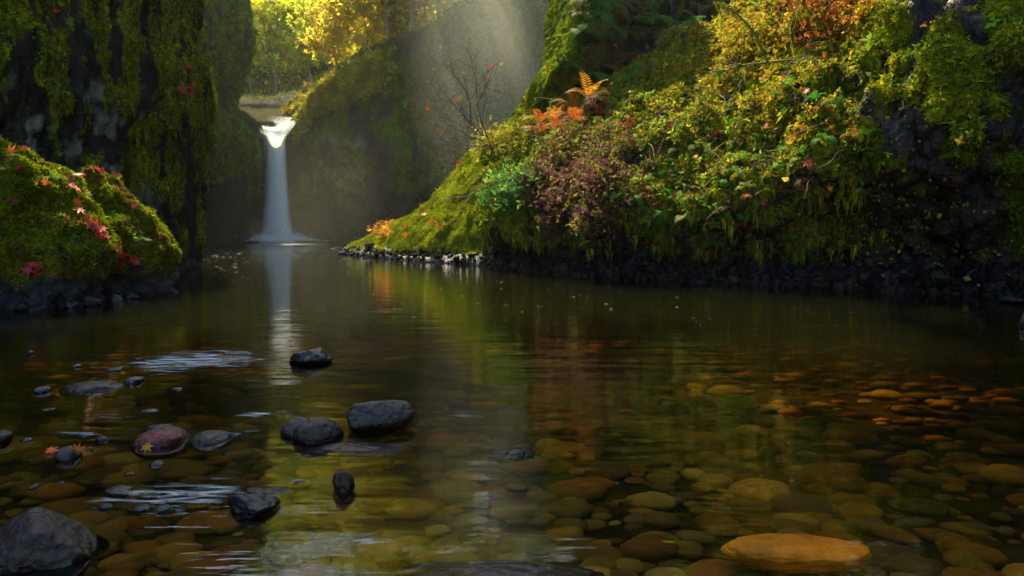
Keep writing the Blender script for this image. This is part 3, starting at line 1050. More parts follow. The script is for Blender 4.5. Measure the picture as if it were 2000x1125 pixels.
m2 = nd(nt, 'ShaderNodeMixShader')
nt.links.new(ad.outputs[0], m2.inputs[0])
nt.links.new(tp.outputs[0], m2.inputs[1])
nt.links.new(m1.outputs[0], m2.inputs[2])
nt.links.new(m2.outputs[0], out.inputs[0])

def sheet(name, ctrl, cover, n, m, parent, mat=M_FALL):
    tr, tcn = np.arange(len(ctrl)), np.arange(len(ctrl[0]))
    S = Surf(ctrl, tr, tcn, np.linspace(0, len(ctrl) - 1, n), np.linspace(0, len(ctrl[0]) - 1, m))
    cv = hermite(np.swapaxes(hermite(np.asarray(cover, float), tr, np.linspace(0, len(ctrl) - 1, n)), 0, 1), tcn, np.linspace(0, len(ctrl[0]) - 1, m)).T
    idx = np.arange(n * m).reshape(n, m)
    q = np.stack([idx[:-1, :-1], idx[:-1, 1:], idx[1:, 1:], idx[1:, :-1]], -1).reshape(-1, 4)
    return obj(name, mesh_from(name, S.flat(), q, np.full(len(q), 4), None, True, {'cover': np.clip(cv, -.4, 1.3)}), mat, parent)

fall = empty('waterfall', (0, 0, 0), 'white silky waterfall dropping from the rock notch into the pool', 'waterfall')
# the main column, a rounded front
rows, cov = [], []
for yv, l, r_, d in ((248, 513, 572, 58.9), (255, 516, 566, 58.9), (264, 519, 562, 59.3), (278, 520, 560, 59.8), (310, 519, 561, 59.8), (360, 516, 564, 59.8), (420, 511, 569, 59.8), (455, 507, 574, 59.8), (476, 499, 582, 59.8)):
    c_, hw = (l + r_) / 2, (r_ - l) / 2
    rr, cc = [], []
    for k in np.linspace(-1, 1, 9):
        a = k * 1.45
        rr.append(W(c_ + hw * math.sin(a) / math.sin(1.45), yv, d + 1.2 * (1 - math.cos(a))))
        cc.append(1.15 - 1.0 * max(0, abs(k) - .4) / .6 if yv > 262 else 1.1 - .3 * abs(k))
    rows.append(rr); cov.append(cc)
sheet('falling_column', rows, cov, 60, 30, fall)
# chute over the lip
rows, cov = [], []
for yv, l, r_, d, cv in ((222, 478, 500, 65.4, .2), (227, 484, 540, 63.6, .25), (231, 500, 581, 61.6, .62), (238, 507, 580, 60.5, .72), (250, 513, 571, 59.0, .75), (262, 517, 563, 58.7, .45)):
    rows.append([W(l + (r_ - l) * t, yv + (4 if yv < 230 else 8) * math.sin(math.pi * t) ** 2, d - (1.5 * t if yv < 245 else .5 * t)) for t in np.linspace(0, 1, 7)])
    cov.append([cv if yv > 238 else cv * float(sstep(.2, .6, t)) - .4 * float(sstep(.75, .2, t)) - (.2 if yv < 230 else 0) for t in np.linspace(0, 1, 7)])
sheet('chute', rows, cov, 24, 30, fall)
# thin side veil on the left
rows, cov = [], []
for yv, l, r_, d, cv in ((246, 505, 520, 60.9, -.2), (251, 504, 522, 60.7, .4), (258, 505, 524, 60.6, .5), (275, 509, 526, 60.8, .4), (310, 512, 526, 60.5, .3), (360, 513, 524, 60.4, .15), (440, 513, 522, 60.3, .02)):
    rows.append([W(l + (r_ - l) * t, yv, d + .3 * math.cos(math.pi * t)) for t in np.linspace(0, 1, 5)])
    cov.append([cv * (.5 + .5 * t) for t in np.linspace(0, 1, 5)])
sheet('side_veil', rows, cov, 40, 16, fall)
# spray skirt at the foot
rows, cov = [], []
for h, rad, cv in ((1.2, 1.4, -.1), (.8, 1.9, .25), (.45, 2.6, .6), (.2, 3.6, .6), (.07, 5.0, .15), (.03, 6.6, -.4)):
    rr = []
    base = W(541, 474, 59.5)
    for a in np.linspace(-.1, math.pi + .1, 13):
        rr.append(np.array((base[0] + rad * math.cos(math.pi - a), 59.7 - .55 * rad * math.sin(a), h)))
    rows.append(rr); cov.append([cv] * 13)
sheet('spray_skirt', rows, cov, 30, 50, fall)

# ================================================================== STONES IN THE STREAM
def stone(name, px, base, w, h, col, label, cat='rock', seed=0, facet=.6, rough=.07, depth=1.0, wet=.8, sub=4, tilt=0.0, sink=.45, group=None, planes=16):
    g = G(px, base)
    W_ = w / F * g[1] / CT
    H_ = h / F * g[1] / CT
    size = np.array((W_ * .5, W_ * .5 * depth, H_ * (1 + sink) * .5))
    V, Fc = rock_verts(sub, (1, 1, 1), seed, facet, rough, planes)
    V = V / np.abs(V).max(0) * size
    if tilt:
        V[:, 2] += V[:, 0] * tilt
    V[:, 2] += H_ - V[:, 2].max()
    V[:, :2] += np.array((g[0], g[1] + size[1] * .5))
    for _ in range(8):                       # settle the stone so that its dry part has the size and place it has in the photograph
        V[:, 2] += max(0, .008 - V[:, 2].max())
        a, b_, dd_ = proj(V)
        dry = V[:, 2] > min(0, V[:, 2].max() * .6)
        x0, x1, t, bt = a[dry].min(), a[dry].max(), b_[dry].min(), b_[dry].max()
        cx = V[:, 0].mean()
        yc = V[:, 1].mean()
        V[:, 0] = cx + (V[:, 0] - cx) * np.clip(w / max(x1 - x0, 1), .85, 1.18) + (px - (x0 + x1) / 2) / F * yc
        V[:, 1] += np.clip((bt - base) / F * yc * yc / CAM_H * .5, -.12, .12)
        zm = V[:, 2].max()
        V[:, 2] = (V[:, 2] - zm) + zm + np.clip((t - (base - h)) / F * yc * .6, -.03, .03)
    c0 = np.array((V[:, 0].mean(), V[:, 1].mean(), 0))
    me = mesh_from(name, V - c0, Fc, np.full(len(Fc), 3))
    o = obj(name, me, M_ROCK, None, tuple(c0))
    o.color = tuple(np.array(col) * .34) + (wet,)
    tag(o, label, cat, group)
    return o

DK, GR, BR, RD = (.040, .030, .021), (.075, .062, .05), (.075, .05, .03), (.24, .03, .025)
LT, BL = (.16, .18, .18), (.08, .10, .12)
stone('boulder', 62, 1122, 250, 132, (.058, .044, .034), 'large grey angular boulder cut by the lower edge beside submerged stones', 'boulder', 21, .95, .05, 1.0, .55, 5, 0, .5, planes=11)
stone('rock', 607, 712, 86, 34, DK, 'small jagged black rock alone in the reflection of the waterfall', seed=2, facet=.9, rough=.22, wet=.8)
stone('rock', 744, 843, 136, 62, DK, 'large black wet rock with a smooth rounded top in midstream', seed=33, facet=.75, rough=.05, wet=.75, sub=5)
stone('rock', 622, 866, 100, 50, (.07, .048, .028), 'rounded brown rock in front of a paler rock at midstream', seed=4, facet=.35, rough=.05, wet=.35, sub=5)
stone('rock', 582, 853, 70, 40, (.075, .065, .05), 'pale brown rock half hidden behind the rounded brown rock', seed=5, facet=.35, rough=.06, wet=.35)
stone('rock', 688, 881, 118, 17, (.07, .035, .03), 'flat reddish wet slab just breaking the surface beside brown rock', seed=6, facet=.6, rough=.06, depth=.8, wet=.95)
stone('rock', 314, 876, 116, 44, RD, 'smooth dark red rock with a leaf at its foot', seed=7, facet=.15, rough=.03, wet=.5, sub=5)
stone('rock', 411, 868, 84, 28, (.06, .035, .025), 'low dark brown oval rock touching the red rock', seed=8, facet=.2, rough=.04, wet=.5)
stone('rock', 312, 838, 52, 11, BL, 'bluish flat stone just behind the red rock', seed=9, facet=.4, wet=.9)
stone('rock', 671, 961, 44, 44, (.065, .045, .028), 'small upright brown rock standing alone in shallow water', seed=10, facet=.5, rough=.1, wet=.35)
stone('rock', 495, 1009, 106, 46, (.032, .030, .028), 'dark wedge shaped wet rock with a ridged flank', seed=11, facet=.85, rough=.12, wet=.8, sub=5)
stone('rock', 520, 964, 76, 13, DK, 'thin dark flat rock behind the wedge shaped rock', seed=12, facet=.5, wet=.95, depth=.7)
stone('rock', 1003, 892, 76, 18, (.05, .05, .05), 'glinting low black rock alone right of midstream', seed=13, facet=.9, rough=.3, wet=1)
stone('rock', 978, 1138, 190, 44, (.20, .13, .11), 'brown rock whose top just shows at the lower edge', seed=14, facet=.6, rough=.1, wet=.5, sub=5)
stone('rock', 180, 766, 116, 24, (.055, .045, .028), 'long low brown rock sloping into the riffle', seed=15, facet=.4, rough=.05, wet=.7)
stone('rock', 82, 768, 36, 14, BL, 'small bluish stone left of the long brown rock', seed=16, facet=.6, wet=.9)
stone('rock', 262, 749, 42, 14, LT, 'small pale speckled stone right of the long brown rock', seed=17, facet=.5, rough=.2, wet=.9)
stone('rock', 222, 726, 40, 10, DK, 'small dark stone at the upstream end of the riffle', seed=18, facet=.5, wet=.9)
stone('rock', 448, 704, 86, 9, LT, 'pale flat stone awash at the head of the riffle', seed=19, facet=.5, rough=.15, wet=1, depth=.6)
stone('rock', 464, 692, 54, 7, LT, 'narrow pale stone awash behind the flat pale stone', seed=20, facet=.4, wet=1, depth=.6)
stone('rock', 132, 900, 58, 30, GR, 'round grey stone with an orange leaf caught on it', seed=22, facet=.3, rough=.06, wet=.6)
stone('rock', 4, 868, 46, 28, (.06, .045, .035), 'brown stone cut by the side edge of the riffle', seed=23, facet=.5, wet=.7)
stone('rock', 306, 911, 30, 13, DK, 'small dark stone below the red rock', seed=24, facet=.5, wet=.95)
stone('rock', 233, 962, 52, 16, (.10, .075, .045), 'low brown stone with pale crust above the white ripples', seed=25, facet=.4, rough=.15, wet=.7)
stone('rock', 205, 992, 26, 10, BL, 'small wet stone first in the row of three above the big boulder', seed=26, facet=.6, wet=1)
stone('rock', 277, 995, 32, 11, BL, 'small wet stone in the middle of the row of three', seed=27, facet=.6, wet=1)
stone('rock', 322, 996, 30, 11, LT, 'small pale wet stone at the inner end of the row of three', seed=28, facet=.6, rough=.2, wet=1)
stone('rock', 66, 953, 26, 7, BL, 'tiny glinting stone above the big grey boulder', seed=29, facet=.5, wet=1)
stone('rock', 61, 692, 16, 8, GR, 'tiny grey stone alone below the mossy boulders', seed=30, facet=.5, wet=.9)
stone('rock', 905, 814, 58, 6, LT, 'pale stone awash right of the large black rock', seed=31, facet=.4, wet=1, depth=.5)
stone('rock', 1978, 594, 62, 17, GR, 'grey wet stone at the foot of the dark wall', seed=34, facet=.9, rough=.25, wet=1)
stone('rock', 2002, 640, 22, 30, GR, 'grey stone standing at the side edge of the pool', seed=35, facet=.8, rough=.2, wet=1)
for k, (q, yv, w, h) in enumerate([(150, 718, 22, 7), (168, 851, 30, 8), (200, 860, 26, 9), (187, 774, 24, 6), (96, 801, 30, 5), (500, 814, 34, 6), (600, 894, 30, 6), (462, 851, 22, 5), (252, 927, 20, 6), (425, 984, 24, 7), (352, 1000, 20, 8), (52, 862, 26, 8), (345, 762, 24, 6), (292, 803, 28, 6), (585, 944, 26, 6), (120, 945, 16, 5)]):
    stone('pebble', q, yv, w, h, [BL, LT, GR][k % 3], 'small %s wet stone breaking the surface %s' % (['bluish', 'pale', 'grey'][k % 3], ['above the bluish stone', 'among the ripples by the round grey stone', 'left of the red rock', 'under the long brown rock', 'below the long brown rock', 'in the ripple over the pale brown rock', 'below the rounded brown rock', 'right of the dark oval rock', 'above the low crusted stone', 'left of the wedge shaped rock', 'right of the row of three', 'near the side edge', 'below the pale flat stone', 'above the red rock by the ripples', 'above the upright brown rock', 'over the big grey boulder'][k]), 'rock', 80 + k, .6, .18, 1, 1, 3)
# rubble along the dark base of the left boulders
r2 = np.random.default_rng(77)
for k, (q, yv, w, h) in enumerate([(140, 601, 36, 18), (182, 596, 42, 20), (222, 590, 32, 15), (256, 584, 36, 17), (288, 577, 30, 15), (95, 603, 40, 18), (45, 606, 46, 20)]):
    stone('rock', q, yv, w, h, (.035, .042, .05), 'wet blue grey rock under the mossy boulders, %s from the open water' % ['fifth', 'fourth', 'third', 'second', 'first', 'sixth', 'seventh'][k], seed=50 + k, facet=.9, rough=.15, wet=.3, sub=3, sink=.8, group='rocks along the foot of the mossy boulders')

# ---- submerged cobbles
cob = []
for k in range(10):
    r = np.random.default_rng(100 + k)
    V, Fc = rock_verts(3, (1, r.uniform(.6, .9), r.uniform(.22, .36)), 100 + k, r.uniform(.35, .75), .07, 13)
    cob.append(mesh_from('cobble', V, Fc, np.full(len(Fc), 3)))
    cob[-1].materials.append(M_COBBLE)
KIND = [((.20, .13, .035), 'ochre'), ((.15, .075, .025), 'rust brown'), ((.12, .095, .035), 'olive brown'), ((.07, .055, .03), 'dark brown'), ((.19, .16, .06), 'yellowish'), ((.10, .09, .07), 'grey')]
g = G(1545, 1062, -.14)
V, Fc = rock_verts(5, (1, 1, 1), 204, .45, .05, 14)
V = V / np.abs(V).max(0) * np.array((.34, .14, .06))
o = obj('slab', mesh_from('slab', V, Fc, np.full(len(Fc), 3)), M_COBBLE, None, (g[0], g[1], -.175))
o.rotation_euler = (0, .03, .08)
o.color = (.95, .32, .015, .9)
tag(o, 'large glowing orange slab lying under the clear water', 'stone')
big = [(1900, 1050, .14, 0), (1790, 1092, .13, 4), (1840, 1000, .17, 1), (1560, 985, .17, 2), (1590, 955, .16, 1), (1440, 990, .08, 4), (1500, 1003, .05, 4), (1160, 1030, .12, 1), (1245, 1022, .07, 0), (1330, 1008, .07, 0),
       (1210, 1100, .14, 1), (1410, 1058, .07, 0), (1250, 945, .15, 3), (1700, 975, .15, 3), (1300, 885, .14, 2), (230, 920, .10, 1), (80, 935, .12, 3), (300, 1060, .13, 2), (230, 1065, .12, 0), (300, 1100, .10, 4), (840, 1050, .09, 2),
       (600, 1050, .18, 2), (700, 1080, .2, 2), (1640, 1018, .2, 1), (1450, 1110, .2, 3), (1700, 1118, .16, 4), (1950, 1080, .12, 1), (1800, 940, .2, 3), (60, 830, .15, 1), (150, 800, .16, 2)]
spots = [G(a, b_, -.2)[:2].tolist() + [s * .75, k] for a, b_, s, k in big]
r3 = np.random.default_rng(303)
while len(spots) < 3300:
    d = 2.1 + 9.5 * r3.random() ** 1.7
    x = r3.uniform(-.86, .86) * d
    spots.append([x, d, float(np.clip(np.exp(r3.normal(-2.85 + .05 * d, .5)), .025, .2)), int(r3.choice(6, p=[.18, .24, .22, .18, .08, .10]))])
shown = []
rest = []
for i, (x, y, s, k) in enumerate(spots):
    (shown if i < len(big) or len(shown) < 300 else rest).append((x, y, s, k))
def where(x, y):
    a = 1000 + F * x / y
    if y < 3.4:
        return 'beside the orange slab' if a > 1350 else 'near the protruding brown rock' if a > 750 else 'near the big grey boulder'
    if y < 4.8:
        return 'below the dark right wall' if a > 1100 else 'below the large black rock' if a > 560 else 'around the red rock'
    return 'in deeper water before the right bank' if a > 1000 else 'in deeper water near the riffle'
def place_cobble(x, y, s, k, r):
    z = bed_z(np.array(x), np.array(y)) + s * .16
    z = min(float(z), -.05 - s * .42)
    return (x, y, z), (r.uniform(-.15, .15), r.uniform(-.15, .15), r.uniform(-.5, .5) + (math.pi if r.random() < .5 else 0)), (s, s, s * r.uniform(.8, 1.2))
for i, (x, y, s, k) in enumerate(shown):
    me = cob[i % 10]
    o = bpy.data.objects.new('cobble', me)
    COL.objects.link(o)
    o.location, o.rotation_euler, o.scale = place_cobble(x, y, s, k, r3)
    c_ = np.array(KIND[k][0]) * np.array((1.75, 1.4, 1.1)) * math.exp(r3.normal() * .25)
    o.color = tuple(c_) + (.3,)
    sz = 'large' if s > .15 else 'small' if s < .085 else 'middle sized'
    tag(o, '%s %s cobble under the water %s' % (sz, KIND[k][1], where(x, y)), 'cobble', 'cobbles under the shallow water')
V_, F_, T_ = [], [], []
D2, F2 = ico(2)
off = 0
for i, (x, y, s, k) in enumerate(rest):
    loc, rot, scl = place_cobble(x, y, s, k, r3)
    Vv, Ff = rock_verts(2 if y < 5.5 else 1, (s, s * .75, s * .3), 400 + i % 40, .5, .06)
    a = rot[2]
    R = np.array(((math.cos(a), -math.sin(a), 0), (math.sin(a), math.cos(a), 0), (0, 0, 1)))
    V_.append(Vv @ R.T + np.array(loc))
    F_.append(Ff + off)
    off += len(Vv)
    T_.append(np.tile(np.append(np.array(KIND[k][0]) * np.array((1.7, 1.4, 1.1)) * math.exp(r3.normal() * .22), .3), (len(Vv), 1)))
F_ = np.concatenate(F_)
M_GRAVEL = rock_mat('submerged_gravel', scale=6.0, bump=.25, dist=.02, rough=(.5, .8), var=.35)
o = obj('pebbles', mesh_from('pebbles', np.concatenate(V_), F_, np.full(len(F_), 3), np.concatenate(T_)), M_GRAVEL)
tag(o, 'further stones scattered over the stream bed', None, None, 'stuff')

# ================================================================== MOSSY BOULDERS AT LEFT
def mossy_boulder(cx, cy_, top, rx, ry, label, seed, lean=0.0, n=56000):
    V, Fc = rock_verts(6, (1, 1, 1), seed, .45, .06, 12)
    V = V / np.abs(V).max(0)
    V[:, 2] = np.sign(V[:, 2]) * np.abs(V[:, 2]) ** .9
    V[:, :2] *= (1 - .45 * np.clip(V[:, 2:3], 0, 1) ** 1.3)
    V = V * np.array((rx, ry, top * .72))
    V[:, 2] += top * .28
    V[:, 0] += lean * np.clip(V[:, 2], 0, None)
    nrm = unit(V / np.array((rx, ry, top * .72)) ** 2)
    V += nrm * (.17 * fbm(V, 1.5, 4, off=seed))[:, None] + nrm * (.045 * fbm(V, 5, 3, off=seed))[:, None]
    # below the moss line the rock is broken into blocks
    base = sstep(.62, .28, V[:, 2] + .12 * fbm(V, 2.0, 2, off=seed))
    V += nrm * (base * (-.16 + .10 * ridged(V, (2.6, 2.6, 3.6), 2, off=seed)))[:, None]
    e1 = V[Fc[:, 1]] - V[Fc[:, 0]]
    e2 = V[Fc[:, 2]] - V[Fc[:, 0]]
    fn = np.cross(e1, e2)
    vn = np.zeros_like(V)
    for k in range(3):
        np.add.at(vn, Fc[:, k], fn)
    vn = unit(vn)
    mk = (1 - base) * sstep(-.6, -.1, vn[:, 2] + .3 * fbm(V, 2, 3, off=seed + 3))
    c = mixc(np.broadcast_to(np.array((.026, .030, .036)), V.shape), mixc(mixc(np.broadcast_to(MOSS_D, V.shape), MOSS_Y, sstep(-.3, .3, fbm(V, 2, 3))), EARTH, sstep(.15, .45, fbm(V, 2.6, 3, off=seed + 9))), mk)
    t = empty('mossy_boulder', (cx, cy_, 0), label, 'boulder')
    obj('rock_body', mesh_from('rock_body', V, Fc, np.full(len(Fc), 3), np.concatenate([c, (.9 - .8 * mk)[:, None]], 1)), M_LAND, t)
    area = np.linalg.norm(fn, axis=1)
    c0 = V[Fc].mean(1)
    vis = (unit(np.array((-cx, -cy_, CAM_H)) - c0) * unit(fn)).sum(1) > -.35
    w = area * mk[Fc].mean(1) * vis * (1 - .85 * sstep(.2, .5, fbm(c0, 2.6, 3, off=seed + 9)))
    k = rng.choice(len(Fc), size=n, p=w / w.sum())
    a, b_ = rng.random((n, 1)), rng.random((n, 1))
    fl = (a + b_) > 1
    a, b_ = np.where(fl, 1 - a, a), np.where(fl, 1 - b_, b_)
    pos = V[Fc[k, 0]] + a * e1[k] + b_ * e2[k]
    nr = unit(fn[k])
    up = nr + rng.normal(size=nr.shape) * .5 + np.array((0, 0, -.15))
    tint = jitter(pick([MOSS_Y, (.13, .16, .01), MOSS_G, MOSS_D], [5, 4, 2, 2], n) * np.exp(.5 * fbm(pos, 1.6, 3, off=2))[:, None], n, .25)
    brown = sstep(.1, .5, fbm(pos, 1.8, 2, off=seed + 20))[:, None] * .75
    tint = tint * (1 - brown) + np.array((.13, .085, .015)) * brown
    sc = .025 * np.exp(rng.normal(size=n) * .45)
    m = obj('moss', scatter_mesh('moss', sprig_tmpl(3, .2, .8, 3), pos, frames(up), np.repeat(sc[:, None], 3, 1), tint), M_MOSS, t)
    m['kind'] = 'stuff'
    return t, V + np.array((cx, cy_, 0)), vn, mk, Fc
bA = mossy_boulder(-8.05, 10.7, 2.85, 1.7, 1.3, 'big moss covered boulder nearest the side edge at the pool', 3, .02)
bB = mossy_boulder(-7.45, 12.5, 2.3, 1.32, 1.2, 'second moss covered boulder sloping down to the open water', 6, -.03)

# ================================================================== SMALL PLANTS AND LEAVES
def maple_mesh():
    pts = []
    tips = [(-90, .35), (-150, .55), (-200, .85), (-245, .75)]
    half = [(90, 1.0, .5), (48, .9, .42), (5, .72, .36), (-40, .42, .25)]
    out_ = [(0.0, -.12)]
    right = []
    for k, (a, L, nl) in enumerate(reversed(half)):
        a = math.radians(a)
        right.append((L * math.cos(a), L * math.sin(a)))
        if k < 3:
            a2 = a + math.radians(21)
            right.append((nl * math.cos(a2), nl * math.sin(a2)))
    outl = [(0, -.1)] + right[:-1] + [(0, 1.0)] + [(-x, y) for x, y in reversed(right[:-1])]
    V = [(0, .12, 0)] + [(x, y, .16 * (x * x + y * y) - .05 * math.sin(7 * x)) for x, y in outl]
    n = len(outl)
    Fc = [(0, 1 + i, 1 + (i + 1) % n) for i in range(n)]
    b_ = len(V)
    V += [(-.012, -.1, 0), (.012, -.1, 0), (.05, -.6, .08), (.03, -.6, .08)]
    Fc.append((b_, b_ + 3, b_ + 2, b_ + 1))
    return mesh_from('maple_leaf', np.array(V, float), np.concatenate([np.asarray(f) for f in Fc]), [len(f) for f in Fc], smooth=False)
MAPLE = maple_mesh()
MAPLE.materials.append(M_MAPLE)

def raycast_pixel(px, py):
    """first rock surface seen at a pixel"""
    o_ = Vector((0, 0, CAM_H))
    d_ = Vector(W(px, py, 10.0)) - o_
    hit, loc, nrm, idx, ob, mt = scene.ray_cast(DG, o_, d_.normalized())
    return (np.array(loc), np.array(nrm)) if hit else (None, None)
bpy.context.view_layer.update()
DG = bpy.context.evaluated_depsgraph_get()

def maple_at(px, py, size, col, label, group=None, lift=.03):
    loc, nrm = raycast_pixel(px, py)
    if loc is None:
        return
    view = unit(np.array((0, 0, CAM_H)) - loc)
    up = unit(nrm * .6 + view * .6 + np.array(rng.normal(size=3)) * .35 + np.array((0, 0, .4)))
    fr = frames(up[None])[0]
    o = bpy.data.objects.new('maple_leaf', MAPLE)
    COL.objects.link(o)
    M = Matrix(fr.tolist()).to_4x4()
    o.matrix_world = Matrix.Translation(Vector(loc + nrm * lift + view * .02)) @ M @ Matrix.Scale(size, 4)
    o.color = tuple(col) + (1,)
    tag(o, label, 'leaf', group)
    return o
RED, ORG, CRM, MAR = (.42, .035, .02), (.62, .16, .015), (.36, .03, .045), (.17, .025, .025)
GL = 'fallen maple leaves on the mossy boulders'
for (q, yv, s, col, nm) in [(20, 300, .1, ORG, 'orange maple leaf lying high on the big mossy boulder'), (42, 325, .08, RED, 'red maple leaf high on the big mossy boulder'), (30, 396, .09, MAR, 'dark maple leaf on the face of the big mossy boulder'), (88, 360, .08, ORG, 'small orange leaf on the upper face of the big mossy boulder'), (125, 428, .06, MAR, 'tiny dark red leaf low on the big mossy boulder'), (145, 395, .13, ORG, 'bright orange maple leaf in the groove between the two mossy boulders'), (150, 408, .1, ORG, 'second bright orange maple leaf below the first in the groove'), (50, 290, .06, RED, 'tiny red leaf on the top of the big mossy boulder')]:
    maple_at(q, yv, s * 1.4, col, nm)
for grp, pts in (('red leaves along the ridge of the second mossy boulder', [(140, 352), (152, 343), (165, 340), (178, 326), (190, 330), (200, 334), (228, 345), (236, 348), (228, 362), (235, 368), (136, 362), (146, 368)]),
                 ('red leaves in the groove between the mossy boulders', [(176, 430), (183, 442), (190, 452), (198, 448), (205, 458), (190, 440)]),
                 ('red leaves low on the second mossy boulder', [(232, 484), (240, 492), (250, 500), (258, 507), (266, 512), (238, 500), (236, 520), (262, 399)]),
                 ('tuft of red leaves low on the big mossy boulder', [(55, 520), (65, 516), (72, 525), (60, 532), (70, 535), (65, 526)])):
    for k, (q, yv) in enumerate(pts):
        col = random.choice([RED, CRM, RED, MAR])
        maple_at(q, yv, random.uniform(.11, .17), col, {'red leaves along the ridge of the second mossy boulder': 'red maple leaf along the top of the second mossy boulder', 'red leaves in the groove between the mossy boulders': 'red maple leaf lying in the groove between the mossy boulders', 'red leaves low on the second mossy boulder': 'red maple leaf low on the flank of the second mossy boulder', 'tuft of red leaves low on the big mossy boulder': 'red maple leaf in the tuft low on the big boulder'}[grp], grp)
for q, yv, s, col, nm in [(95, 884, .06, (.6, .08, .02), 'orange red leaf caught beside the round grey stone'), (286, 872, .05, (.4, .22, .02), 'green and orange leaf stuck to the foot of the red rock'), (150, 882, .05, ORG, 'orange leaf behind the round grey stone')]:
    maple_at(q, yv, s, col, nm, lift=.012)
for k, (q, yv) in enumerate([(362, 130), (352, 172), (370, 170), (360, 178), (375, 182), (112, 28), (116, 66), (305, 303), (332, 234)]):
    maple_at(q, yv, .16, random.choice([RED, CRM]), 'red maple leaf caught on the mossy left cliff', 'red leaves on the left cliff', .08)
for k in range(40):
    q, yv = random.uniform(1100, 1640), random.uniform(20, 420)
    maple_at(q, yv, random.uniform(.09, .14), [RED, ORG, CRM][k % 3], '%s maple leaf on the %s of the right bank' % (['red', 'orange', 'crimson'][k % 3], ('top by the pillar' if q < 1250 else 'golden top' if q < 1450 else 'top below the orange shrub') if yv < 150 else ('slope beside the bracken' if q < 1250 else 'middle slope' if q < 1450 else 'slope by the green ferns') if yv < 290 else ('belly by the purple shrub' if q < 1300 else 'belly above the bright fern' if q < 1450 else 'belly next to the wet wall')), 'maple leaves on the right bank', .12)
for k, (q, yv) in enumerate([(715, 470), (730, 455), (765, 458), (800, 442), (845, 438), (850, 432), (862, 446), (742, 440), (795, 455), (830, 420), (870, 345), (885, 330), (900, 316), (868, 335)]):
    maple_at(q, yv, random.uniform(.14, .24), random.choice([RED, ORG, CRM]), 'red maple leaf on the mossy spit', 'leaves on the spit', .08)

# ---- ferns
FR = [frond_mesh('frond', n=11, bend=.55, width=.23), frond_mesh('frond', n=13, bend=.9, width=.2), frond_mesh('frond', n=11, bend=.35, width=.26)]
for f in FR:
    f.materials.append(M_FROND)
def fern_at(px, py, size, col, label, n=7, group=None, droop=.2, jit=.2, hit=None):
    loc, nrm = raycast_pixel(px, py) if hit is None else hit
    if loc is None:
        return
    t = empty('fern', tuple(loc), label, 'fern', group)
    out_ = unit(nrm * np.array((1, 1, .4)) + np.array((0, -.25, .05)))
    side = unit(np.cross(np.array((0, 0, 1.0)), out_))
    for k in range(n):
        a = (k / max(n - 1, 1) - .5) * 2.7 + random.uniform(-.2, .2)
        up_c = math.cos(a) * random.uniform(.2, .7) - droop
        fwd = unit(out_ * random.uniform(.45, .8) + side * math.sin(a) * .9 + np.array((0, 0, up_c)))
        upv = unit(out_ * .5 + np.array((0, 0, 1.0)))
        right = unit(np.cross(fwd, upv))
        upv = np.cross(right, fwd)
        fm = np.stack([right, fwd, upv], -1)
        f = bpy.data.objects.new('frond', random.choice(FR))
        COL.objects.link(f)
        f.parent = t
        f.matrix_local = Matrix(fm.tolist()).to_4x4() @ Matrix.Scale(size * random.uniform(.7, 1.15), 4)
        cc = np.array(col) * math.exp(random.gauss(0, jit))
        f.color = tuple(cc) + (1,)
    return t
GRN, YGR, ORF, BRF, OLV, RUS = (.06, .25, .02), (.17, .22, .015), (.50, .20, .015), (.14, .06, .022), (.10, .10, .02), (.34, .09, .015)
for q, yv, s, c_, nm in [(1365, 465, .55, (.09, .36, .03), 'bright green sword fern low over the pool on the right bank'), (1360, 500, .4, BRF, 'withered brown fern hanging below the bright sword fern'), (1440, 500, .4, (.08, .32, .025), 'green fern hanging beside the bright sword fern over the pool'), (1552, 515, .4, (.08, .28, .025), 'lone green fern hanging near the waterline of the wall'), (1505, 485, .35, BRF, 'brown and green fern tuft between two hanging green ferns'),
                        (1515, 295, .45, GRN, 'dark green fern halfway up the bank below mossy branches'), (1570, 300, .45, GRN, 'green fern right of the dark green fern at mid bank'), (1640, 310, .5, (.04, .2, .02), 'green fern where leafy bank meets wet wall'), (1590, 320, .45, RUS, 'rusty dead fern under the green ferns at mid bank'), (1580, 350, .5, BRF, 'brown drooping fern on the bank edge by the wet wall'), (1615, 375, .4, BRF, 'lowest brown drooping fern beside the wet wall'),
                        (1450, 310, .4, GRN, 'green fern left of the mid bank fern group'), (1380, 300, .4, (.1, .16, .02), 'yellowing fern on the middle of the leafy bank'), (1400, 260, .5, RUS, 'orange brown bracken on the middle of the leafy bank'), (1310, 430, .4, OLV, 'olive fern tuft above the undercut of the bank'), (1590, 195, .4, GRN, 'green fern above the mid bank fern group'), (1680, 455, .3, BRF, 'brown fern alone on the dark lower wall'), (1770, 400, .3, (.04, .18, .02), 'green fern alone on the dark wall'), (1945, 475, .3, GRN, 'small green fern near the mossy edge of the wall')]:
    fern_at(q, yv, s * .72, c_, nm, 9, droop=.35 if c_ in (BRF, RUS) else .1)
for q, yv, s, c_, nm in [(1150, 195, 1.0, (.55, .26, .02), 'tall golden bracken standing up before the dark pillar face'), (1120, 215, .85, ORF, 'orange bracken left of the tall golden bracken'), (1085, 235, .8, ORF, 'orange bracken in the middle of the crest group'), (1055, 240, .7, RUS, 'rust bracken at the outer end of the crest group'), (1130, 240, .8, RUS, 'rust red bracken under the golden bracken'), (1100, 260, .7, RUS, 'rust red bracken lowest in the crest group'), (1060, 262, .7, RUS, 'rust bracken above the shrub by the crest'), (1170, 225, .6, RUS, 'rust red bracken right of the crest group'), (1085, 280, .6, YGR, 'yellow green fern below the rust bracken'), (1185, 255, .6, YGR, 'yellow fern right of the rust bracken'), (1230, 255, .5, RUS, 'small rust fern on the upper leafy bank')]:
    fern_at(q, yv, s, c_, nm, 9, droop=-.15)
